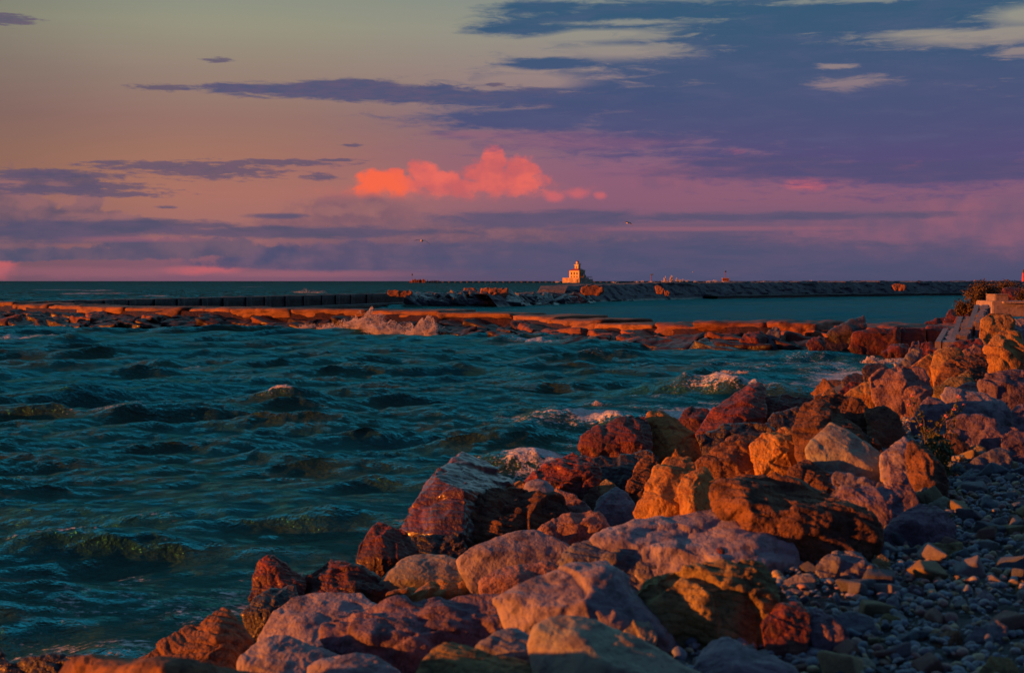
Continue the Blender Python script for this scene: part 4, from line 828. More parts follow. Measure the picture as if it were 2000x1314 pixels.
# ------------------------------------------------------------------ dark pier wall behind
def build_dark_wall():
    a = Vector((-33.3, 104)); b = Vector((-12.4, 172)); L = (b - a).length; dd = (b - a) / L; nn = Vector((dd.y, -dd.x))
    root = empty('pier_wall', (a.x, a.y, 0), 'long dark wall with buttresses running away behind the low pier', 'wall', None, math.atan2(dd.y, dd.x))
    def strip(name, u0, u1, w0, w1, z0, z1, mat, nu=60, seed=0, amp=.1):
        # a box with an uneven skin, in wall coordinates (u along, -w to the right)
        us = np.linspace(u0, u1, nu); prof = [(w1, z0), (w1, z1), (w0, z1), (w0, z0)]
        P = []
        for k in range(4):
            p, q = prof[k], prof[(k + 1) % 4]
            for t in np.linspace(0, 1, 6, endpoint=False): P.append((p[0] + (q[0] - p[0]) * t, p[1] + (q[1] - p[1]) * t))
        v = np.array([(u, -w, z) for u in us for (w, z) in P]); m = len(P)
        v += amp * np.stack([fbm(v * .8, 2, seed), fbm(v * .9, 3, seed + 1), .4 * fbm(v * .7, 2, seed + 2)], 1)
        f = []
        for i in range(nu - 1):
            for j in range(m): f.append((i * m + j, i * m + (j + 1) % m, (i + 1) * m + (j + 1) % m, (i + 1) * m + j))
        for i0 in (0, (nu - 1) * m):
            c = len(v) ; 
            for j in range(1, m // 2): f.append((i0 + j, i0 + j + 1 if j + 1 < m else i0, i0 + (m - j - 1) % m, i0 + (m - j) % m))
        return link(name, np_mesh(name, v, np.array(f), mat), None, root)
    strip('wall', -1, L, -2.4, 0, -1.2, 1.45, M['darkwall'], 140, 3, .14)
    u = 2.0; rng = np.random.default_rng(4)
    while u < L - 12:
        strip('buttress', u, u + .7 + rng.random() * .5, .02, .16, -1, 1.42, M['darkwall'], 5, int(u * 3), .05); u += 3.4 + rng.random() * 1.1
    strip('ledge', L * .42, L + 16, .3, 3.2, -1, .42, M['darkwall'], 90, 9, .1)
build_dark_wall()

# ------------------------------------------------------------------ mid breakwater with sloping stone face
def build_mid():
    root = empty('breakwater', (MX[4], MY[4], 0), 'long dark breakwater with a sloping stone face across the channel', 'breakwater')
    ms = np.concatenate([[0], np.cumsum(np.hypot(np.diff(MX), np.diff(MY)))])
    S = np.arange(ms[1] * .92, ms[-1], .55)
    tops = np.interp(np.interp(S, ms, [m[0] for m in MID]), [800, 1000, 1030, 1125, 1145, 1300, 1500, 1850, 2500], [1.4, 1.35, 1.25, 1.35, 2.25, 2.5, 2.65, 2.75, 2.8])
    hs = np.linspace(-.25, 1, 26); vs = []
    for s, tz in zip(S, tops):
        x, y = np.interp(s, ms, MX), np.interp(s, ms, MY); x2, y2 = np.interp(s + 1, ms, MX), np.interp(s + 1, ms, MY)
        d = np.array([x2 - x, y2 - y]); d /= max(np.hypot(*d), 1e-6); n = np.array([-d[1], d[0]])
        for h in hs: vs.append((x + n[0] * (h * tz * 1.3), y + n[1] * (h * tz * 1.3), h * tz, s, h * tz))
        vs.append((x + n[0] * (tz * 1.3 + 4), y + n[1] * (tz * 1.3 + 4), tz, s, tz)); vs.append((x + n[0] * (tz * 1.3 + 6), y + n[1] * (tz * 1.3 + 6), -1, s, 0))
    v = np.array(vs); m = len(hs) + 2; n = len(S)
    # fitted blocks: each cell of a running bond stands proud or back by its own amount
    course = np.floor(v[:, 4] / .75 + .4 * fbm(v[:, 3:5] @ np.array([[.1, 0, 0], [0, .1, 0]]), 2, 2)); cell = np.floor(v[:, 3] / 2.6 + hash3(course, course * 0, course * 0, 5) * 3 + .15 * v[:, 4])
    pr = hash3(cell, course, course * 0, 9); fu = (v[:, 3] / 2.6 + hash3(course, course * 0, course * 0, 5) * 3 + .15 * v[:, 4]) % 1; 
    edge = np.clip(np.minimum(fu, 1 - fu) * 9, 0, 1)
    disp = (pr - .5) * .55 * edge - .18 * (1 - edge) + .25 * fbm(v[:, :3] * .8, 3, 6)
    v3 = v[:, :3].copy(); v3[:, 1] -= disp * .8; v3[:, 2] += disp * .45; v3[:, 0] += disp * .3
    v3 -= np.array([MX[4], MY[4], 0])
    i = np.arange((n - 1) * (m - 1)); a = (i // (m - 1)) * m + i % (m - 1)
    link('stone_face', np_mesh('stone_face', v3, np.stack([a, a + m, a + m + 1, a + 1], 1), M['midstone'], False), None, root)
    # ledge at the waterline on the right part
    S2 = np.arange(np.interp(1380, [q[0] for q in MID], ms), ms[-1], 1.2); vs = []
    for s in S2:
        x, y = np.interp(s, ms, MX), np.interp(s, ms, MY)
        for (o, h) in ((-2.2, -1), (-2.2, .5), (.8, .55), (.9, -1)): vs.append((x - MX[4] + o * -.64, y - MY[4] + o * .77, h))
    v = np.array(vs); v += .1 * np.stack([fbm(v * .6, 2, 1), fbm(v * .6, 2, 2), fbm(v * .6, 2, 3)], 1); n = len(S2)
    i = np.arange((n - 1) * 3); a = (i // 3) * 4 + i % 3
    link('ledge', np_mesh('ledge', v, np.stack([a, a + 4, a + 5, a + 1], 1), M['darkwall'], False), None, root)
build_mid()
G3 = 'sunlit stones on the mid breakwater'

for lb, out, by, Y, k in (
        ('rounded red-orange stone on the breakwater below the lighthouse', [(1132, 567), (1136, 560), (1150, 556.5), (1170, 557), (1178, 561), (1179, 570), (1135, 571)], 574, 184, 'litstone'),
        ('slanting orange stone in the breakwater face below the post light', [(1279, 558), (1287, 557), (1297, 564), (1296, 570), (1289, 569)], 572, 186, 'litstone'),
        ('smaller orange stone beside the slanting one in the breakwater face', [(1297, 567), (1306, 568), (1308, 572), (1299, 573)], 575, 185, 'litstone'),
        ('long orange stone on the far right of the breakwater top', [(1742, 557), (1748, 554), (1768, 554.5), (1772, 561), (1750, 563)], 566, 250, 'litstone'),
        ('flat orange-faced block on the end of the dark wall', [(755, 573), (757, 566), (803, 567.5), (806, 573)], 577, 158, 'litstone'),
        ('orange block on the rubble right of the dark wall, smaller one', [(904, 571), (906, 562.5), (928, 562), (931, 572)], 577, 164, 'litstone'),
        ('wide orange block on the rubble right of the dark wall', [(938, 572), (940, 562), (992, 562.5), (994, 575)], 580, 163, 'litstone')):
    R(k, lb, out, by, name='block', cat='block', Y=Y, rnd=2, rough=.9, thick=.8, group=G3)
# dark rubble between the dark wall and the breakwater
def build_rubble():
    rng = np.random.default_rng(12)
    M['rubble'] = rock_mat('blue_black_rubble', (.075, .065, .075), (.05, .045, .055), (.018, .016, .02), .5, .06, .6, .4, .5, .5)
    var = [np_mesh('rubble_boulder', v, f, M['rubble']) for v, f in block_variants(7, 91, (1, .8, .55), .22, 1.3, 2)]
    for row in range(4):
        for j in range(34):
            px = 806 + (j + rng.uniform(.1, .9)) / 34 * 342
            Y0 = np.interp(px, [800, 1000, 1150], [158, 163, 188]); ym = np.interp(px, [800, 860, 930, 1000, 1050, 1100, 1150], [579, 575, 573, 578, 579, 577, 574])
            yb = np.interp(px, [800, 1000, 1030, 1100, 1150], [590, 590, 597, 592, 590]); py = yb + (ym - yb) * (row + .3) / 3.6
            Y = Y0 + row * 1.0; p = at(px, py, Y); sz = rng.uniform(1.1, 1.9)
            o = link('rubble_boulder', var[rng.integers(7)], (p.x, p.y, p.z - .25)); o.scale = (sz * 1.2, sz, sz * .75)
            o.rotation_euler = (rng.normal(.2, .25), rng.normal(.25, .25), rng.normal(.3, .4))
            tag(o, 'blue-black wet boulder in the heap between the dark wall and the breakwater', 'rubble block', 'boulders heaped between wall and breakwater')
build_rubble()

# ------------------------------------------------------------------ outer breakwater, a thin line on the horizon
def build_outer():
    D = 1640.0
    xs = np.linspace((858 - 1000) / F * D, (2150 - 1000) / F * D, 900)
    h = 1.7 + .8 * fbm(np.stack([xs * .2, xs * 0, xs * 0], 1), 4, 3) + np.clip((xs - 90) / 300, 0, 1) * .5
    prof = [(-4, -1.0), (-2, .6), (0, 1), (3, .9), (6, -1)]
    v = np.array([(x, D + o + 1.2 * math.sin(x * .9), (hh * k if k > 0 else k)) for x, hh in zip(xs, h) for o, k in prof]); m = 5
    i = np.arange((len(xs) - 1) * 4); a = (i // 4) * 5 + i % 4
    o = link('outer_breakwater', np_mesh('outer_breakwater', v, np.stack([a, a + m, a + m + 1, a + 1], 1), M['darkwall'], False))
    tag(o, 'thin dark outer breakwater along the horizon under the lighthouse', 'breakwater')
build_outer()

# ------------------------------------------------------------------ lighthouse
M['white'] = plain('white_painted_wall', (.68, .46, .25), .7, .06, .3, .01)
M['redroof'] = plain('red_roof', (.30, .035, .03), .6, .2, .6, .02)
M['glassdark'] = plain('dark_window_glass', (.03, .03, .035), .7, .2, 1, .0)
M['basestone'] = plain('lighthouse_base_concrete', (.42, .30, .22), .85, .3, .4, .05)
M['rust'] = plain('rusty_iron', (.22, .07, .045), .8, .4, .8, .05)
M['iron'] = plain('dark_iron', (.05, .04, .045), .6, .3, 1, .02)
M['cream'] = plain('pale_lantern_housing', (.70, .58, .45), .6, .1, .5, .01)
def build_lighthouse():
    D = 1600.0; k = D / F
    rz = math.atan2(-.6, .8)                 # local +x runs along the lit face, local -y faces the viewer-left
    c = at(1131, 552, D)                     # front corner of the house
    root = empty('lighthouse', (c.x, c.y, 0), 'white lighthouse with a red roof standing far off on the outer breakwater', 'lighthouse', None, rz)
    def P(mb, name, mat, parent=root, **kw): return mb.build(name, mat, parent, **kw)
    zb = 1.5; zw0 = 7.0 * k + 0; L1, L2 = 18.5 * k / .8, 12.5 * k / .6
    y_to_z = lambda py: CAMZ + (EYE - py) * k
    z_base, z_plat, z_eave, z_ttop, z_lant, z_tip = y_to_z(552.5), y_to_z(542.5), y_to_z(528.5), y_to_z(517.5), y_to_z(511.5), y_to_z(508.5)
    # front corner at the local origin: house spans x in [-L1, 0], y in [0, L2]
    b = MB(); b.box((-L1 / 2, L2 / 2, (zb + z_eave) / 2 + 1), (L1, L2, z_eave - zb - 2)); wall = P(b, 'wall', M['white'])
    b = MB(); b.poly([(-L1 - 1, -1, z_eave), (1, -1, z_eave), (1, L2 + 1, z_eave), (-L1 - 1, L2 + 1, z_eave), (-L1 * .42, L2 * .42, z_eave + 6.5 * k)], [(0, 1, 4), (1, 2, 4), (2, 3, 4), (3, 0, 4), (3, 2, 1, 0)]); P(b, 'roof', M['redroof'])
    tw = 6.9 * k
    b = MB(); b.box((-L1 * .40, L2 * .40, (z_eave - 2 + z_ttop) / 2), (tw * 1.2, tw * 1.1, z_ttop - z_eave + 2)); tower = P(b, 'tower', M['white'])
    tc_ = (-L1 * .40, L2 * .40)
    b = MB(); b.box((tc_[0] - tw * .605, tc_[1], z_ttop - 4.5 * k), (.12, 1.0, 2.0)); b.box((tc_[0], tc_[1] - tw * .58, z_ttop - 4.5 * k), (1.0, .12, 2.0)); P(b, 'tower_window', M['glassdark'])
    b = MB(); b.box((tc_[0], tc_[1], z_ttop + .25), (tw * 1.55, tw * 1.4, .5)); g = P(b, 'gallery', M['cream'])
    b = MB()
    for sx in (-1, 1):
        for i in range(7):
            b.box((tc_[0] + sx * tw * .74, tc_[1] + (i - 3) / 3 * tw * .66, z_ttop + 1.1), (.12, .12, 1.3))
        b.box((tc_[0] + sx * tw * .74, tc_[1], z_ttop + 1.75), (.14, tw * 1.4, .14))
    for sy in (-1, 1):
        for i in range(7):
            b.box((tc_[0] + (i - 3) / 3 * tw * .7, tc_[1] + sy * tw * .66, z_ttop + 1.1), (.12, .12, 1.3))
        b.box((tc_[0], tc_[1] + sy * tw * .66, z_ttop + 1.76), (tw * 1.44, .14, .14))
    b.build('railing', M['iron'], g)
    b = MB(); b.prism(tc_, 1.9, 1.8, z_ttop + .5, z_lant, 10); lan = P(b, 'lantern', M['cream'])
    b = MB(); b.prism(tc_, 1.84, 1.84, z_ttop + 1.9, z_lant - .3, 10); P(b, 'lantern_glass', M['cream'], lan)
    b = MB(); b.prism(tc_, 2.2, .3, z_lant, z_lant + 1.5, 10); b.prism(tc_, .3, .1, z_lant + 1.5, z_tip + .6, 6); P(b, 'lantern_roof', M['redroof'], lan)
    b = MB(); b.prism((-L1 * .75, L2 * .7), .7, .7, z_eave + 1, z_eave + 5.2 * k, 6); P(b, 'chimney', M['cream'])
    for i in range(3):
        for (zc, h) in ((z_plat + 8.4 * k, 3.0), (z_plat + 2.2 * k, 1.7)):
            for face in (0, 1):
                b = MB(); t = (i + .75) / 3.5
                if face == 0: b.box((-L1 * (1 - t), -.02, zc), (1.7, .2, h))
                else: b.box((.02, L2 * t, zc), (.2, 1.7, h))
                fr = MB()
                if face == 0: fr.box((-L1 * (1 - t), -.03, zc + h / 2 + .12), (1.6, .24, .24))
                else: fr.box((.03, L2 * t, zc + h / 2 + .12), (.24, 1.6, .24))
                w = b.build('window', M['glassdark'], root); fr.build('lintel', M['cream'], w)
    b = MB(); b.box((-L1 * .62, L2 * .42, (z_base + z_plat - 1) / 2 - .5), (L1 * 1.75, L2 * 1.55, z_plat - z_base + 2)); b.box((L1 * .02, L2 * .8, (z_base + z_plat) / 2 - 1.6), (L1 * .5, L2 * 2.2, z_plat - z_base + .4)); P(b, 'base_platform', M['basestone'])
    b = MB(); b.box((L1 * .05, -L2 * .36 - .2, z_base + 2.4), (1.8, .3, 3.2)); P(b, 'door', M['iron'])
    b = MB(); b.box((L1 * .27 - 2.5, L2 * .55, z_plat + 1.2), (4.5, 5, 3.0)); b.poly([(L1 * .27 - 5, L2 * .55 - 2.8, z_plat + 2.7), (L1 * .27 + 0, L2 * .55 - 2.8, z_plat + 2.7), (L1 * .27 + 0, L2 * .55 + 2.8, z_plat + 2.7), (L1 * .27 - 5, L2 * .55 + 2.8, z_plat + 2.7), (L1 * .27 - 2.5, L2 * .55, z_plat + 5.2)], [(0, 1, 4), (1, 2, 4), (2, 3, 4), (3, 0, 4), (3, 2, 1, 0)]); P(b, 'porch', M['basestone'])
    b = MB(); rr = np.random.default_rng(2)
    for i in range(16):
        b.box((L1 * .25 + (i % 8) * .0 + rr.uniform(-.2, .2), L2 * (-.2 + i * .13), z_plat + .8), (.3, .3, 1.8))
    P(b, 'fence', M['iron'])
build_lighthouse()
# ------------------------------------------------------------------ beacons and other things on the horizon
def build_beacons():
    D = 1500.0; k = D / F
    c = at(1272, 551, D); r = empty('beacon', (c.x, c.y, 0), 'post light with a flat green top rising from a low red base in the surf', 'beacon')
    zt = CAMZ + (EYE - 535) * k
    b = MB(); b.prism((0, 0), 3.0, 2.6, -1, 1.6, 10); b.build('base', M['rust'], r)
    b = MB(); b.prism((0, 0), .38, .32, 1.6, zt - 1.2, 8); b.build('post', M['rust'], r)
    b = MB(); b.box((.6, 0, zt - .6), (3.4, 2.2, 1.0)); b.build('light', plain('green_lamp_box', (.12, .14, .05), .5), r)
    c = at(1417, 551, D * .98); k *= .98; r = empty('beacon', (c.x, c.y, 0), 'square red brick block with a lamp on a thin pole, right of the surf', 'beacon')
    zt = CAMZ + (EYE - 530) * k; zb = CAMZ + (EYE - 543.5) * k
    b = MB(); b.box((0, 0, zb / 2 - .5), (6.6, 6, zb + 1)); b.build('base', M['rust'], r)
    b = MB(); b.box((0, 0, zb + .15), (7.0, 6.4, .3)); b.build('coping', M['basestone'], r)
    b = MB(); b.prism((0, 0), .3, .26, zb + .3, zt - .8, 8); b.build('pole', M['rust'], r)
    b = MB(); b.prism((0, 0), .5, 1.1, zt - .8, zt, 8); b.prism((0, 0), 1.1, .2, zt, zt + .8, 8); b.build('lamp', M['iron'], r)
    D = 1660.0; k = D / F
    c = at(805, 551, D); r = empty('beacon', (c.x, c.y, 0), 'thin pole with a dark lamp rising from the pilings at the left', 'beacon')
    zt = CAMZ + (EYE - 536) * k
    b = MB(); b.prism((0, 0), .16, .14, -1, zt - 1, 6); b.build('pole', M['rust'], r)
    b = MB(); b.prism((0, 0), .75, .75, zt - 1.4, zt + .6, 8); b.prism((0, 0), .8, .1, zt + .6, zt + 1.1, 8); b.build('lamp', M['iron'], r)
    rg = np.random.default_rng(6)
    c = at(815, 551, D); r = empty('piling_group', (c.x, c.y, 0), 'row of rusty red pilings on the horizon under the thin pole', 'pilings')
    b = MB(); 
    for i in range(26):
        x = (-12 + i * 1.15) * k / .6 * .55; b.prism((x, rg.uniform(-2, 2)), .45, .4, -1, rg.uniform(2.6, 4.6), 6)
    b.box((0, 2.5, .8), (32 * k, 2, 2.2)); b.build('pilings', M['rust'], r)
    b = MB()
    for i in range(14):
        x = (20 + i * 1.7) * k; b.prism((x, rg.uniform(-2, 2)), .4, .3, -1, rg.uniform(1.9, 3.4), 6)
    b.box((31 * k, 2.5, .4), (26 * k, 2, 2.0)); b.build('dark_pilings', M['iron'], r)
    # red tower at the right edge and the pale heap of stone near it
    D = 420.0; k = D / F; c = at(1999, 552, D)
    r = empty('beacon_tower', (c.x, c.y, 0), 'slim red tower cut by the right edge of the photo', 'tower')
    zt = CAMZ + (EYE - 527) * k
    b = MB(); b.prism((0, 0), .75, .34, 0, zt - .9, 10); b.build('tower', plain('red_paint', (.45, .03, .06), .5), r)
    b = MB(); b.prism((0, 0), .5, .5, zt - .9, zt - .7, 10); b.prism((0, 0), .3, .3, zt - .7, zt + .1, 8); b.build('lamp', M['iron'], r)
build_beacons()
for lb, out, Y in (('pale pink stone heap on the right end of the breakwater, larger one', [(1893, 553), (1900, 549), (1908, 547.3), (1914, 548.5), (1922, 549), (1932, 553)], 300), ('pale stone heap beside the shrub top at the right', [(1950, 553), (1955, 547.5), (1966, 546), (1974, 546.8), (1982, 549), (1990, 553)], 300), ('small pale stone heap between the two larger ones', [(1930, 553), (1936, 549), (1945, 547.7), (1952, 550), (1955, 553)], 302)):
    R('pink', lb, out, 558, Y=Y, rough=2.2, rnd=1, name='stone_heap', cat='stone heap', group='pale stone heaps on the breakwater', thick=.5)

# ------------------------------------------------------------------ stepped concrete slabs and blocks at the top of the shore
def build_steps():
    rng = np.random.default_rng(9)
    for lb, quad, Y0, Y1 in (
            ('lowest of the three ribbed concrete steps above the pier end', [(1843, 669), (1866, 670), (1870, 641), (1856, 643)], 50, 55),
            ('middle ribbed concrete step with an orange left edge', [(1872, 664), (1893, 652), (1902, 620), (1884, 620)], 51, 57),
            ('topmost ribbed concrete step below the bush', [(1904, 641), (1916, 622), (1932, 596), (1916, 597)], 53, 62)):
        f0, f1 = at(*quad[0], Y0), at(*quad[1], Y0); b1, b0 = at(*quad[2], Y1), at(*quad[3], Y1)
        n = 15; vs = []; root_c = (f0 + f1 + b0 + b1) / 4
        r = empty('concrete_step', (root_c.x, root_c.y, root_c.z), lb, 'concrete step', 'ribbed concrete steps on the shore')
        mb = MB()
        for i in range(n):
            t0, t1 = i / n, (i + 1) / n
            l0, r0 = f0.lerp(b0, t0), f1.lerp(b1, t0); l1, r1 = f0.lerp(b0, t1 + .02), f1.lerp(b1, t1 + .02)
            j = rng.normal(0, .05, 2)
            zt = (l1.z + r1.z) / 2
            q = [Vector((l0.x + j[0], l0.y, zt)), Vector((r0.x + j[1], r0.y, zt)), Vector((r1.x + j[1], r1.y, zt + .02)), Vector((l1.x + j[0], l1.y, zt + .02))]
            lo = [Vector((p.x, p.y, l0.z - .35)) for p in q]
            q = [p - root_c for p in q]; lo = [p - root_c for p in lo]
            mb.poly(lo + q, [(3, 2, 1, 0), (4, 5, 6, 7), (0, 1, 5, 4), (1, 2, 6, 5), (2, 3, 7, 6), (3, 0, 4, 7)])
        mb.build('treads', M['conc'], r, bevel=.02)
        mb = MB()
        a, b = f0 - root_c, b0 - root_c
        mb.poly([a + Vector((-.28, .1, -.9)), a + Vector((-.05, .1, -.9)), a + Vector((-.05, .1, .03)), a + Vector((-.28, .1, .03)), b + Vector((-.28, 0, -.6)), b + Vector((-.05, 0, -.6)), b + Vector((-.05, 0, .05)), b + Vector((-.28, 0, .05))], [(3, 2, 1, 0), (4, 5, 6, 7), (0, 1, 5, 4), (1, 2, 6, 5), (2, 3, 7, 6), (3, 0, 4, 7)])
        mb.build('side_wall', M['conc'], r, bevel=.02)
    Y = 66.0; k = Y / F
    c = at(1976, 612, Y); r = empty('concrete_block', (c.x, c.y, c.z), 'wide weathered concrete block at the right edge above the orange boulders', 'concrete block')
    w = 78 * k
    b = MB(); b.box((0, 1.1, 9 * k), (w, 2.4, 30 * k)); b.build('block', M['conc'], r, bevel=.04)
    b = MB(); b.box((.25, -.18, 21.5 * k), (w * .8, .3, 4 * k)); b.build('ledge', M['conc'], r, bevel=.02)
    c = at(1955, 588, Y + .8); o = MB(); o.box((0, .5, 5.6 * k), (28 * k, 1.3, 13.5 * k)); o.box((.02, .48, 13.0 * k), (30 * k, 1.4, 1.6 * k))
    ob = o.build('concrete_block', M['conc'], None, (c.x, c.y, c.z), bevel=.04); tag(ob, 'small squared concrete block sitting on the wide concrete block', 'concrete block')
build_steps()

# ------------------------------------------------------------------ loose fill between the boulders, cobbles and pebbles
def fill_stones():
    rng = np.random.default_rng(17)
    kinds = ['red', 'brown', 'purple', 'wet', 'lime', 'brown']
    var = {k: [np_mesh('boulder', v, f, M[k]) for v, f in block_variants(3, 50 + i * 3, (1, .8, .62), .28, 1.3, 3, 30)] for i, k in enumerate(dict.fromkeys(kinds))}
    n = 0
    for t in range(4000):
        Y = 6.2 * math.exp(rng.random() * math.log(72 / 6.2)); a = rng.uniform(-.36, .44); X = Y * a
        d = float(sdist(np.array([X]), np.array([Y]))[0])
        if not (-.1 < d < 6.4 + (Y > 16) * 4 + (Y > 30) * 4): continue
        px = 1000 + F * X / Y
        if px > 2080: continue
        if n > 190: break
        wetk = d < 1.6
        k = 'wet' if wetk and rng.random() < .6 else 'red' if wetk else kinds[rng.integers(len(kinds))]
        s = rng.uniform(.35, .6) * (1 + Y / 90) * (.7 if d > 5 else 1)
        o = link('boulder', var[k][rng.integers(3)], (X, Y, gz(X, Y) - s * .26)); o.scale = (s, s * rng.uniform(.8, 1.1), s * rng.uniform(.7, 1))
        o.rotation_euler = (rng.uniform(-.5, .5), rng.uniform(-.5, .5), rng.uniform(0, 6.28))
        lb = {'red': 'dark red stone filling a gap low between the bigger boulders', 'brown': 'brown stone filling a gap low between the bigger boulders', 'purple': 'purplish stone filling a gap low between the bigger boulders', 'wet': 'small dark wet stone low among the boulders by the water', 'lime': 'small pale stone filling a gap low between the bigger boulders'}[k]
        tag(o, lb, 'stone', lb.replace('stone ', 'stones ', 1)); n += 1
fill_stones()
def near_shore():
    rng = np.random.default_rng(41)
    var = [(k, np_mesh('boulder', v, f, M[k])) for k in ('lime', 'purple', 'brown') for v, f in block_variants(2, {'lime': 120, 'purple': 124, 'brown': 128}[k], (1, .8, .66), .2, 1.0, 3, 30)]
    n = 0
    for Y in np.arange(-1.5, 5.6, .85):
        for d in (.8, 1.9, 3.0, 4.0):
            sx = float(np.interp(Y, SHORE[:, 1], SHORE[:, 0])); X = sx + d * 1.15 + rng.uniform(-.25, .25); y = Y + rng.uniform(-.25, .25); k, me = var[rng.integers(6)]; s = rng.uniform(1.0, 1.45)
            if X > -1.3 and y > 2.5 and y < 5 and rng.random() < .5: continue
            o = link('boulder', me, (X, y, gz(X, y) + s * .2)); o.scale = (s, s, s); o.rotation_euler = (rng.normal(0, .3), rng.normal(0, .3), rng.uniform(0, 6.28))
            tag(o, 'boulder of the riprap running on below the frame beside the water', 'boulder', 'boulders running on below the frame'); n += 1
near_shore()
PEB = [(.0, (.75, .95, 1.15)), (.18, (1.35, 1.12, .62)), (.29, (.85, .95, 1.08)), (.45, (1.2, .68, .58)), (.56, (.55, .75, .95)), (.72, (1.7, 1.4, .8)), (.79, (1.05, 1.05, 1.12)), (.93, (.45, .50, .62))]
M['cobble'] = rock_mat('cobble_stone', (.26, .26, .26), (.22, .215, .21), (.12, .11, .11), .7, .008, 4, .25, .35, 0, .3, PEB)
def on_beach(X, Y, d):
    px = 1000 + F * X / Y
    return (d > 4.6) & (px < 2060)
def cobbles():
    rng = np.random.default_rng(23)
    var = [np_mesh('cobble', v, f, M['cobble']) for v, f in block_variants(10, 70, (1, .75, .5), .24, .8, 9, 20)]
    n = 0
    while n < 280:
        Y = rng.uniform(6.2, 17); X = rng.uniform(.5, 7.2)
        d = float(sdist(np.array([X]), np.array([Y]))[0])
        if 1000 + F * X / Y > 2040 or d < 5.4 or d > 10: continue
        s = .05 + .15 * rng.random() ** 2.6 + .05 * (Y > 11) * rng.random()
        o = link('cobble', var[rng.integers(10)], (X, Y, gz(X, Y) + .05 + s * .12)); o.scale = (s, s * rng.uniform(.8, 1.2), s * rng.uniform(.8, 1.2))
        o.rotation_euler = (rng.normal(0, .3), rng.normal(0, .3), rng.uniform(0, 6.28))
        tag(o, 'small rounded cobble among the pebbles of the beach', 'cobble', 'cobbles on the pebble beach'); n += 1
cobbles()
def pebbles():
    rng = np.random.default_rng(29)
    bm = bmesh.new(); bmesh.ops.create_icosphere(bm, subdivisions=2, radius=.5)
    sv = np.array([v.co[:] for v in bm.verts]); sf = np.array([[v.index for v in f.verts] for f in bm.faces]); bm.free()
    var = []
    for i in range(8):
        v = sv * (1 + .28 * fbm(sv * 2.2 + i * 9, 2, i)[:, None]) * np.array([1, rng.uniform(.65, .95), rng.uniform(.4, .7)]); var.append(v)
    N = 26000
    Y = 5.6 + 13 * rng.random(N) ** 1.25; X = rng.uniform(.2, 7.6, N); d = sdist(X, Y)
    ok = (1000 + F * X / Y < 2070) & (1000 + F * X / Y > 1250) & (d > 4.3); X, Y = X[ok], Y[ok]; n = len(X)
    s = .022 + .062 * rng.random(n) ** 2.0
    z = ground_z(X, Y) + .045 + s * .1
    V = []; Fc = []; T = []; b = 0
    for i in range(n):
        v = var[i % 8] * s[i]; e = Euler((rng.normal(0, .4), rng.normal(0, .4), rng.uniform(0, 6.28))).to_matrix()
        v = v @ np.array(e).T + np.array([X[i], Y[i], z[i]])
        V.append(v); Fc.append(sf + b); b += len(v); T.append(np.full(len(v), rng.random()))
    m, nt, bs, out = new_mat('pebble_stone')
    a = nt.nodes.new('ShaderNodeAttribute'); a.attribute_name = 'tint'; t = nt.nodes.new('ShaderNodeTexCoord')
    base = ramp(nt, E(nt, a.outputs['Fac']), [(p, [.30 * v for v in c]) for p, c in PEB], 'CONSTANT')
    nn = noise(nt, t.outputs['Object'], 45, 5, .65)
    nt.links.new(mixc(nt, nn.smooth(.35, .7) * .6, base, (.08, .075, .08)), bs.inputs['Base Color']); bs.inputs['Roughness'].default_value = .65
    bp = nt.nodes.new('ShaderNodeBump'); bp.inputs['Strength'].default_value = .6; bp.inputs['Distance'].default_value = .006; nt.links.new(nn.s, bp.inputs['Height']); nt.links.new(bp.outputs[0], bs.inputs['Normal'])
    o = link('pebbles', np_mesh('pebbles', np.concatenate(V), np.concatenate(Fc), m, True, {'tint': np.concatenate(T)}))
    tag(o, 'mixed blue-grey, tan and red pebbles covering the beach', 'pebbles', None, 'stuff')
pebbles()
build_rocks()

# ------------------------------------------------------------------ plants
M['leaf'] = plain('weed_leaf', (.075, .09, .02), .6, .5, 20, .004)
M['stem'] = plain('weed_stem', (.12, .10, .04), .7, .3, 10, .002)
M['petal'] = plain('pink_petal', (.60, .22, .20), .6, .2, 30, .001)
M['bushleaf'] = plain('bush_leaf', (.075, .05, .018), .7, .6, 4, .004)
M['bushstem'] = plain('bush_twig', (.14, .07, .035), .8, .3, 4, .004)
def leaves_mesh(name, P, N, size, mat, parent, rng):
    n = len(P); u = rng.normal(0, 1, (n, 3)); u /= np.linalg.norm(u, axis=1)[:, None]
    w = np.cross(u, rng.normal(0, 1, (n, 3))); w /= np.linalg.norm(w, axis=1)[:, None]
    s = size * rng.uniform(.5, 1.3, n)[:, None]
    nrm = np.cross(u, w)
    v = np.concatenate([(P - u * s)[:, None], (P + w * s * .38 + nrm * s * .12)[:, None], (P + u * s)[:, None], (P - w * s * .38 + nrm * s * .12)[:, None]], 1).reshape(-1, 3)
    return link(name, np_mesh(name, v, np.arange(4 * n).reshape(-1, 4), mat, False), None, parent)
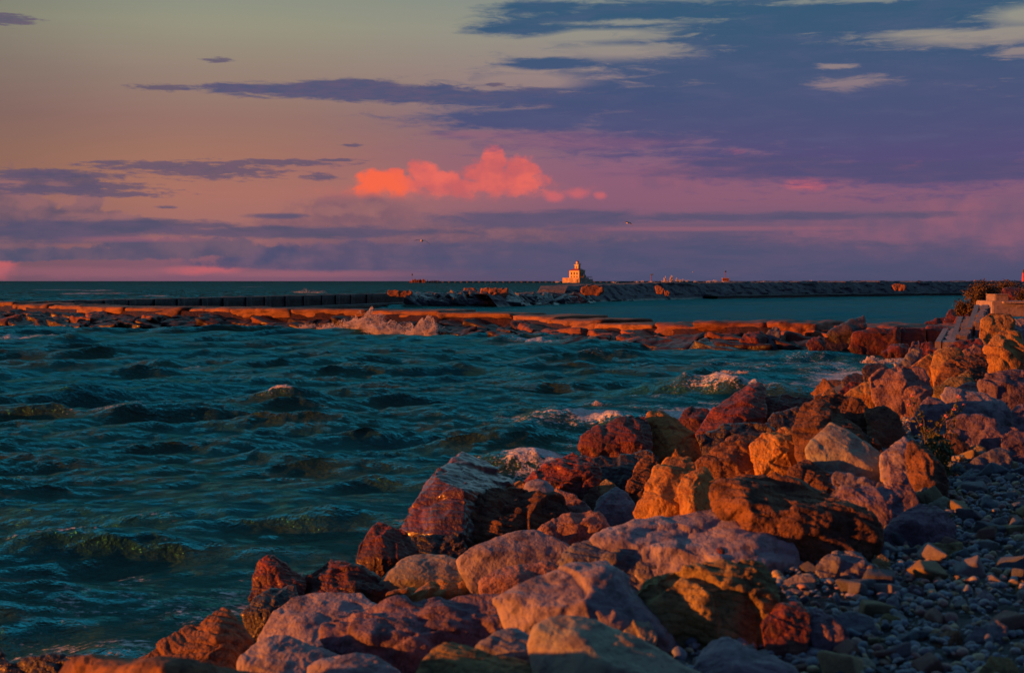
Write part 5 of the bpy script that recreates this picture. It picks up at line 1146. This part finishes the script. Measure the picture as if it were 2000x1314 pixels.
def weed(name, lb, px, py, Y, tips, nleaf, lsize, spread, flowers=True):
    rng = np.random.default_rng(int(px)); c = at(px, py, Y); r = empty(name, c, lb, 'plant', 'wild plants on the shore')
    mb = MB(); fl = MB(); LP = []
    for (tx, ty) in tips:
        t = at(tx, ty, Y + rng.uniform(-.15, .15)) - c; mid = t * .5 + Vector((rng.normal(0, .03), rng.normal(0, .04), .05)); base = Vector((rng.normal(0, spread * .3), rng.normal(0, spread * .3), -.12))
        pts = [base, base.lerp(mid, .5) + Vector((0, 0, .02)), mid, mid.lerp(t, .6), t]; mb.tube(pts, [.006, .005, .0045, .0035, .0025], 5)
        for i in range(nleaf // len(tips)):
            q = rng.random() ** 1.7; p = base.lerp(mid, q * 2) if q < .5 else mid.lerp(t, q * 2 - 1)
            LP.append(np.array(p) + rng.normal(0, spread * (.35 * (1 - q) + .05), 3) * np.array([1, 1, .8]))
        if flowers and ty < py - 25:
            for j in range(5):
                a = j * 1.256 + rng.random(); fl.prism((t.x + .014 * math.cos(a), t.y + .006 * math.sin(a * 2)), .010, .006, t.z - .006 + .010 * math.sin(a), t.z + .006 + .010 * math.sin(a), 5)
    mb.build('stem', M['stem'], r, smooth=True); leaves_mesh('leaves', np.array(LP), None, lsize, M['leaf'], r, rng)
    if flowers: fl.build('flowers', M['petal'], r)
weed('flowering_weed', 'tall thin weed with small pink flowers growing between the boulders', 1825, 888, 13.6, [(1873, 774), (1883, 791), (1864, 798), (1848, 812), (1834, 829), (1782, 772), (1775, 790), (1800, 830), (1815, 840)], 520, .028, .16)
weed('leafy_weed', 'low leafy weed at the foot of the flowering one', 1838, 905, 13.0, [(1815, 858), (1832, 850), (1850, 860), (1858, 880), (1808, 880), (1842, 870)], 420, .035, .17, False)
def bush(lb, px, py, Y, wpx, hpx, n, seed):
    rng = np.random.default_rng(seed); c = at(px, py, Y); k = Y / F
    r = empty('bush', c, lb, 'bush', 'bushes at the top of the shore')
    mb = MB(); LP = []
    for i in range(26):
        a = rng.uniform(-1, 1); tip = Vector((a * wpx / 2 * k, rng.normal(0, wpx * .22 * k), hpx * k * math.sqrt(max(.05, 1 - a * a * .75)) * rng.uniform(.65, 1.05)))
        base = Vector((a * wpx * .18 * k, rng.normal(0, .1), -.3)); mid = base.lerp(tip, .5) + Vector((rng.normal(0, .1), rng.normal(0, .1), .08))
        mb.tube([base, mid, tip], [.035, .022, .008], 5)
        for j in range(n // 26):
            q = rng.random() ** .6; p = base.lerp(mid, q * 2) if q < .5 else mid.lerp(tip, q * 2 - 1)
            LP.append(np.array(p) + rng.normal(0, .13, 3))
    mb.build('branches', M['bushstem'], r, smooth=True); leaves_mesh('leaves', np.array(LP), None, .085, M['bushleaf'], r, rng)
bush('brown-green leafy bush at the top of the shore beside the concrete blocks', 1918, 598, 74, 66, 44, 4200, 3)
bush('smaller low bush left of the big one at the top of the shore', 1884, 607, 70, 26, 14, 900, 4)
bush('yellowish bush cut by the right edge beside the concrete block', 2003, 592, 70, 26, 26, 1200, 5)
bush('dark bush behind the big one, reaching towards the right edge', 1965, 578, 92, 90, 26, 2600, 6)

# ------------------------------------------------------------------ gulls
M['gull'] = plain('gull_plumage', (.62, .58, .56), .7, .1, 5, .001)
M['gullwing'] = plain('grey_gull_wing', (.22, .20, .21), .7, .2, 5, .001)
def gull(lb, px, py, Y, span_px, lw, rw, heading, bodyvis=1.0):
    """lw / rw: wing polylines as fractions of the span (x, z) out from the shoulder"""
    k = Y / F; S = span_px * k; c = at(px, py, Y); r = empty('gull', c, lb, 'gull', 'gulls in flight', heading)
    bm = bmesh.new(); bmesh.ops.create_uvsphere(bm, u_segments=12, v_segments=8, radius=.5)
    for v in bm.verts:
        v.co = Vector((v.co.x * .40 * (1 - .35 * abs(v.co.x)), v.co.y * .16, v.co.z * .16 + (.02 if v.co.x > .3 else 0)))
        if v.co.x < -.14: v.co.z *= .5; v.co.y *= 1.25
    bmesh.ops.scale(bm, vec=(S, S, S), verts=bm.verts); me = bpy.data.meshes.new('body'); bm.to_mesh(me); bm.free(); me.materials.append(M['gull'])
    b = link('body', me, None, r); b.rotation_euler.z = 0
    for pl in (lw, rw):
        vs = []; fs = []
        for i, (x, z) in enumerate(pl):
            ch = (.22, .20, .15, .03)[i] * S
            for (yy, zz) in ((ch * .5, 0), (ch * .1, .012 * S), (-ch * .5, 0), (ch * .1, -.012 * S)): vs.append((yy, x * S, z * S + zz))
        for i in range(len(pl) - 1):
            for j in range(4): fs.append((i * 4 + j, i * 4 + (j + 1) % 4, i * 4 + 4 + (j + 1) % 4, i * 4 + 4 + j))
        n = len(vs); fs += [(3, 2, 1, 0), (n - 4, n - 3, n - 2, n - 1)]
        w = bpy.data.meshes.new('wing'); w.from_pydata(vs, [], fs); w.materials.append(M['gullwing']); w.update(); link('wing', w, None, r)
up = [(.03, 0), (.2, .09), (.36, .05), (.5, -.02)]; dn = [(.03, 0), (.18, .02), (.36, -.10), (.52, -.24)]; flat = [(.03, 0), (.2, .05), (.36, .04), (.5, .0)]
neg = lambda p: [(-x, z) for x, z in p]
gull('gull gliding above the breakwater with one wing bent down to the right', 824, 470, 120, 31, neg(dn), flat, math.radians(80))
gull('gull with orange lit wings flying right of the lighthouse', 1226, 435, 150, 24, neg(dn), up, math.radians(120))
gull('tiny dark gull high over the left cloud bank', 639, 441, 360, 9, neg(up), up, math.radians(90))
gull('tiny gull banking above the white surf on the horizon', 1353, 531, 320, 10, neg([(.03, 0), (.2, .12), (.36, .2), (.5, .26)]), [(.03, 0), (.2, -.12), (.36, -.16), (.5, -.26)], math.radians(90))
gull('tiny pink lit gull left of the lighthouse', 1016, 528, 420, 5, neg(up), up, math.radians(95))

# ------------------------------------------------------------------ surf and spray: countless drops
def spray_mat():
    m, nt, b, out = new_mat('spray'); nt.nodes.remove(b)
    d = nt.nodes.new('ShaderNodeBsdfDiffuse'); d.inputs['Color'].default_value = (.9, .84, .84, 1)
    t = nt.nodes.new('ShaderNodeBsdfTranslucent'); t.inputs['Color'].default_value = (.9, .84, .84, 1)
    ms = nt.nodes.new('ShaderNodeMixShader'); ms.inputs[0].default_value = .6
    nt.links.new(d.outputs[0], ms.inputs[1]); nt.links.new(t.outputs[0], ms.inputs[2]); nt.links.new(ms.outputs[0], out.inputs[0]); return m
SPRAY = spray_mat()
OCT = np.array([(1, 0, 0), (-1, 0, 0), (0, 1, 0), (0, -1, 0), (0, 0, 1), (0, 0, -1)], dtype=float); OF = np.array([(0, 2, 4), (2, 1, 4), (1, 3, 4), (3, 0, 4), (2, 0, 5), (1, 2, 5), (3, 1, 5), (0, 3, 5)])
def drops(name, lb, P, s):
    n = len(P); rng = np.random.default_rng(n); c = P.mean(0)
    v = (OCT[None] * s[:, None, None] * rng.uniform(.6, 1.4, (n, 6, 1)) + (P - c)[:, None]).reshape(-1, 3)
    f = (OF[None] + (np.arange(n) * 6)[:, None, None]).reshape(-1, 3)
    o = link(name, np_mesh(name, v, f, SPRAY, True), c); tag(o, lb, 'spray', None, 'stuff')
def plume(rng, px, py, Y, wpx, hpx, n, lean=0.0, drop=(.008, .03)):
    """a burst of drops thrown up from one point; photo sizes set its reach"""
    k = Y / F; c = np.array(at(px, py, Y)); c[2] = max(c[2], .02)
    n = int(n * .55); q = rng.random(n) ** 1.15; a = rng.normal(0, .42, n)
    h = q * 1.12 * hpx * k * (1 - .45 * np.abs(a)) * (.7 + .6 * fbm(np.stack([a * 3 + px, q * 1.5, q * 0], 1), 3, 2))
    x = a * wpx * k * (.5 + .5 * q) + lean * h
    P = c + np.stack([x, rng.normal(0, .3, n) * wpx * k * .5, np.maximum(h, 0)], 1)
    keep = fbm(P * np.array([2.2, 2.2, 3.0]), 3, 9) > -.12 - .25 * (1 - q); P = P[keep]
    return P, rng.uniform(drop[0], drop[1], len(P)) * (1 - .5 * q[keep])
def multi(lb, parts, drop=(.007, .024)):
    rng = np.random.default_rng(int(sum(p[0] for p in parts))); PP, SS = [], []
    for p in parts:
        a, b = plume(rng, *p, drop=drop); PP.append(a); SS.append(b)
    drops('wave_spray', lb, np.concatenate(PP), np.concatenate(SS))
multi('pink spray of a wave bursting along the pier, left of the plume pair', [(600, 641, 80.5, 26, 14, 2500, .3), (640, 644, 80, 34, 16, 3500, .5), (680, 643, 79.5, 34, 36, 9000, .5), (708, 642, 79, 34, 44, 12000, .4), (735, 636, 79, 18, 34, 4500, .3)])
multi('tall pink plume of spray at the middle of the pier', [(745, 653, 77, 40, 48, 14000, -.1), (768, 654, 76.5, 28, 34, 6000, .1), (725, 649, 77.5, 26, 22, 3000, 0)])
multi('pink plume of spray on the pier, right one of the pair', [(815, 655, 75, 38, 44, 11000, .3), (842, 657, 74.6, 26, 34, 6000, .1), (795, 655, 75.6, 22, 16, 2000, 0)])
multi('white crest breaking on the pier right of the plumes', [(1040, 665, 69.5, 26, 12, 2500, .1), (1025, 666, 69.5, 18, 8, 1200, 0), (1096, 670, 67, 10, 9, 900, .1)], (.012, .035))
multi('pink splash at the corner where the pier meets the shore', [(1700, 712, 50, 20, 20, 3500, 0), (1720, 712, 50, 24, 10, 1800, 0), (1745, 706, 51, 24, 8, 1500, 0)], (.008, .026))
multi('foam flying off the breaking wave before the maroon peak', [(1372, 748, 41, 20, 12, 2600, -.1), (1420, 730, 43, 26, 9, 2000, 0), (1450, 729, 43.5, 20, 8, 1400, .1)], (.005, .016))
multi('foam flying off the wave crest in the middle of the bay', [(1165, 795, 33, 14, 13, 2200, .1), (1065, 793, 33.5, 16, 6, 700, 0), (1037, 885, 24, 11, 9, 2000, 0), (528, 772, 36.5, 18, 8, 1600, .1)], (.004, .012))
multi('white surf bursting high on the outer breakwater', [(1299, 549, 1480, 4, 11, 900, .0), (1311, 549.5, 1480, 5, 17, 1500, .1), (1322, 550, 1480, 5, 8, 600, 0), (1330, 550, 1480, 8, 8, 700, 0), (1342, 550, 1480, 6, 5, 500, 0), (1305, 550.5, 1480, 20, 3, 900, 0)], (.15, .5))
multi('low white surf at the foot of the outer breakwater', [(1255, 551, 1480, 5, 4, 300, 0), (1244, 551, 1480, 5, 3, 200, 0), (1273, 552, 1470, 6, 5, 500, 0), (1357, 551, 1480, 5, 4, 300, 0), (1385, 551, 1450, 8, 3.5, 400, 0), (1397, 551, 1450, 10, 5, 600, 0), (1415, 551.5, 1440, 12, 3.5, 500, 0), (1090, 552, 1590, 8, 5, 500, 0), (1112, 552.5, 1590, 5, 2, 200, 0), (1490, 551.5, 1500, 10, 3, 350, 0), (1584, 551, 1500, 4, 5, 300, 0), (1200, 552, 1500, 10, 2, 300, 0)], (.15, .4))
multi('thin mist of spray blowing over the dark wall', [(590, 572, 135, 34, 9, 900, .6), (620, 572, 140, 30, 5, 500, .5)], (.008, .02))
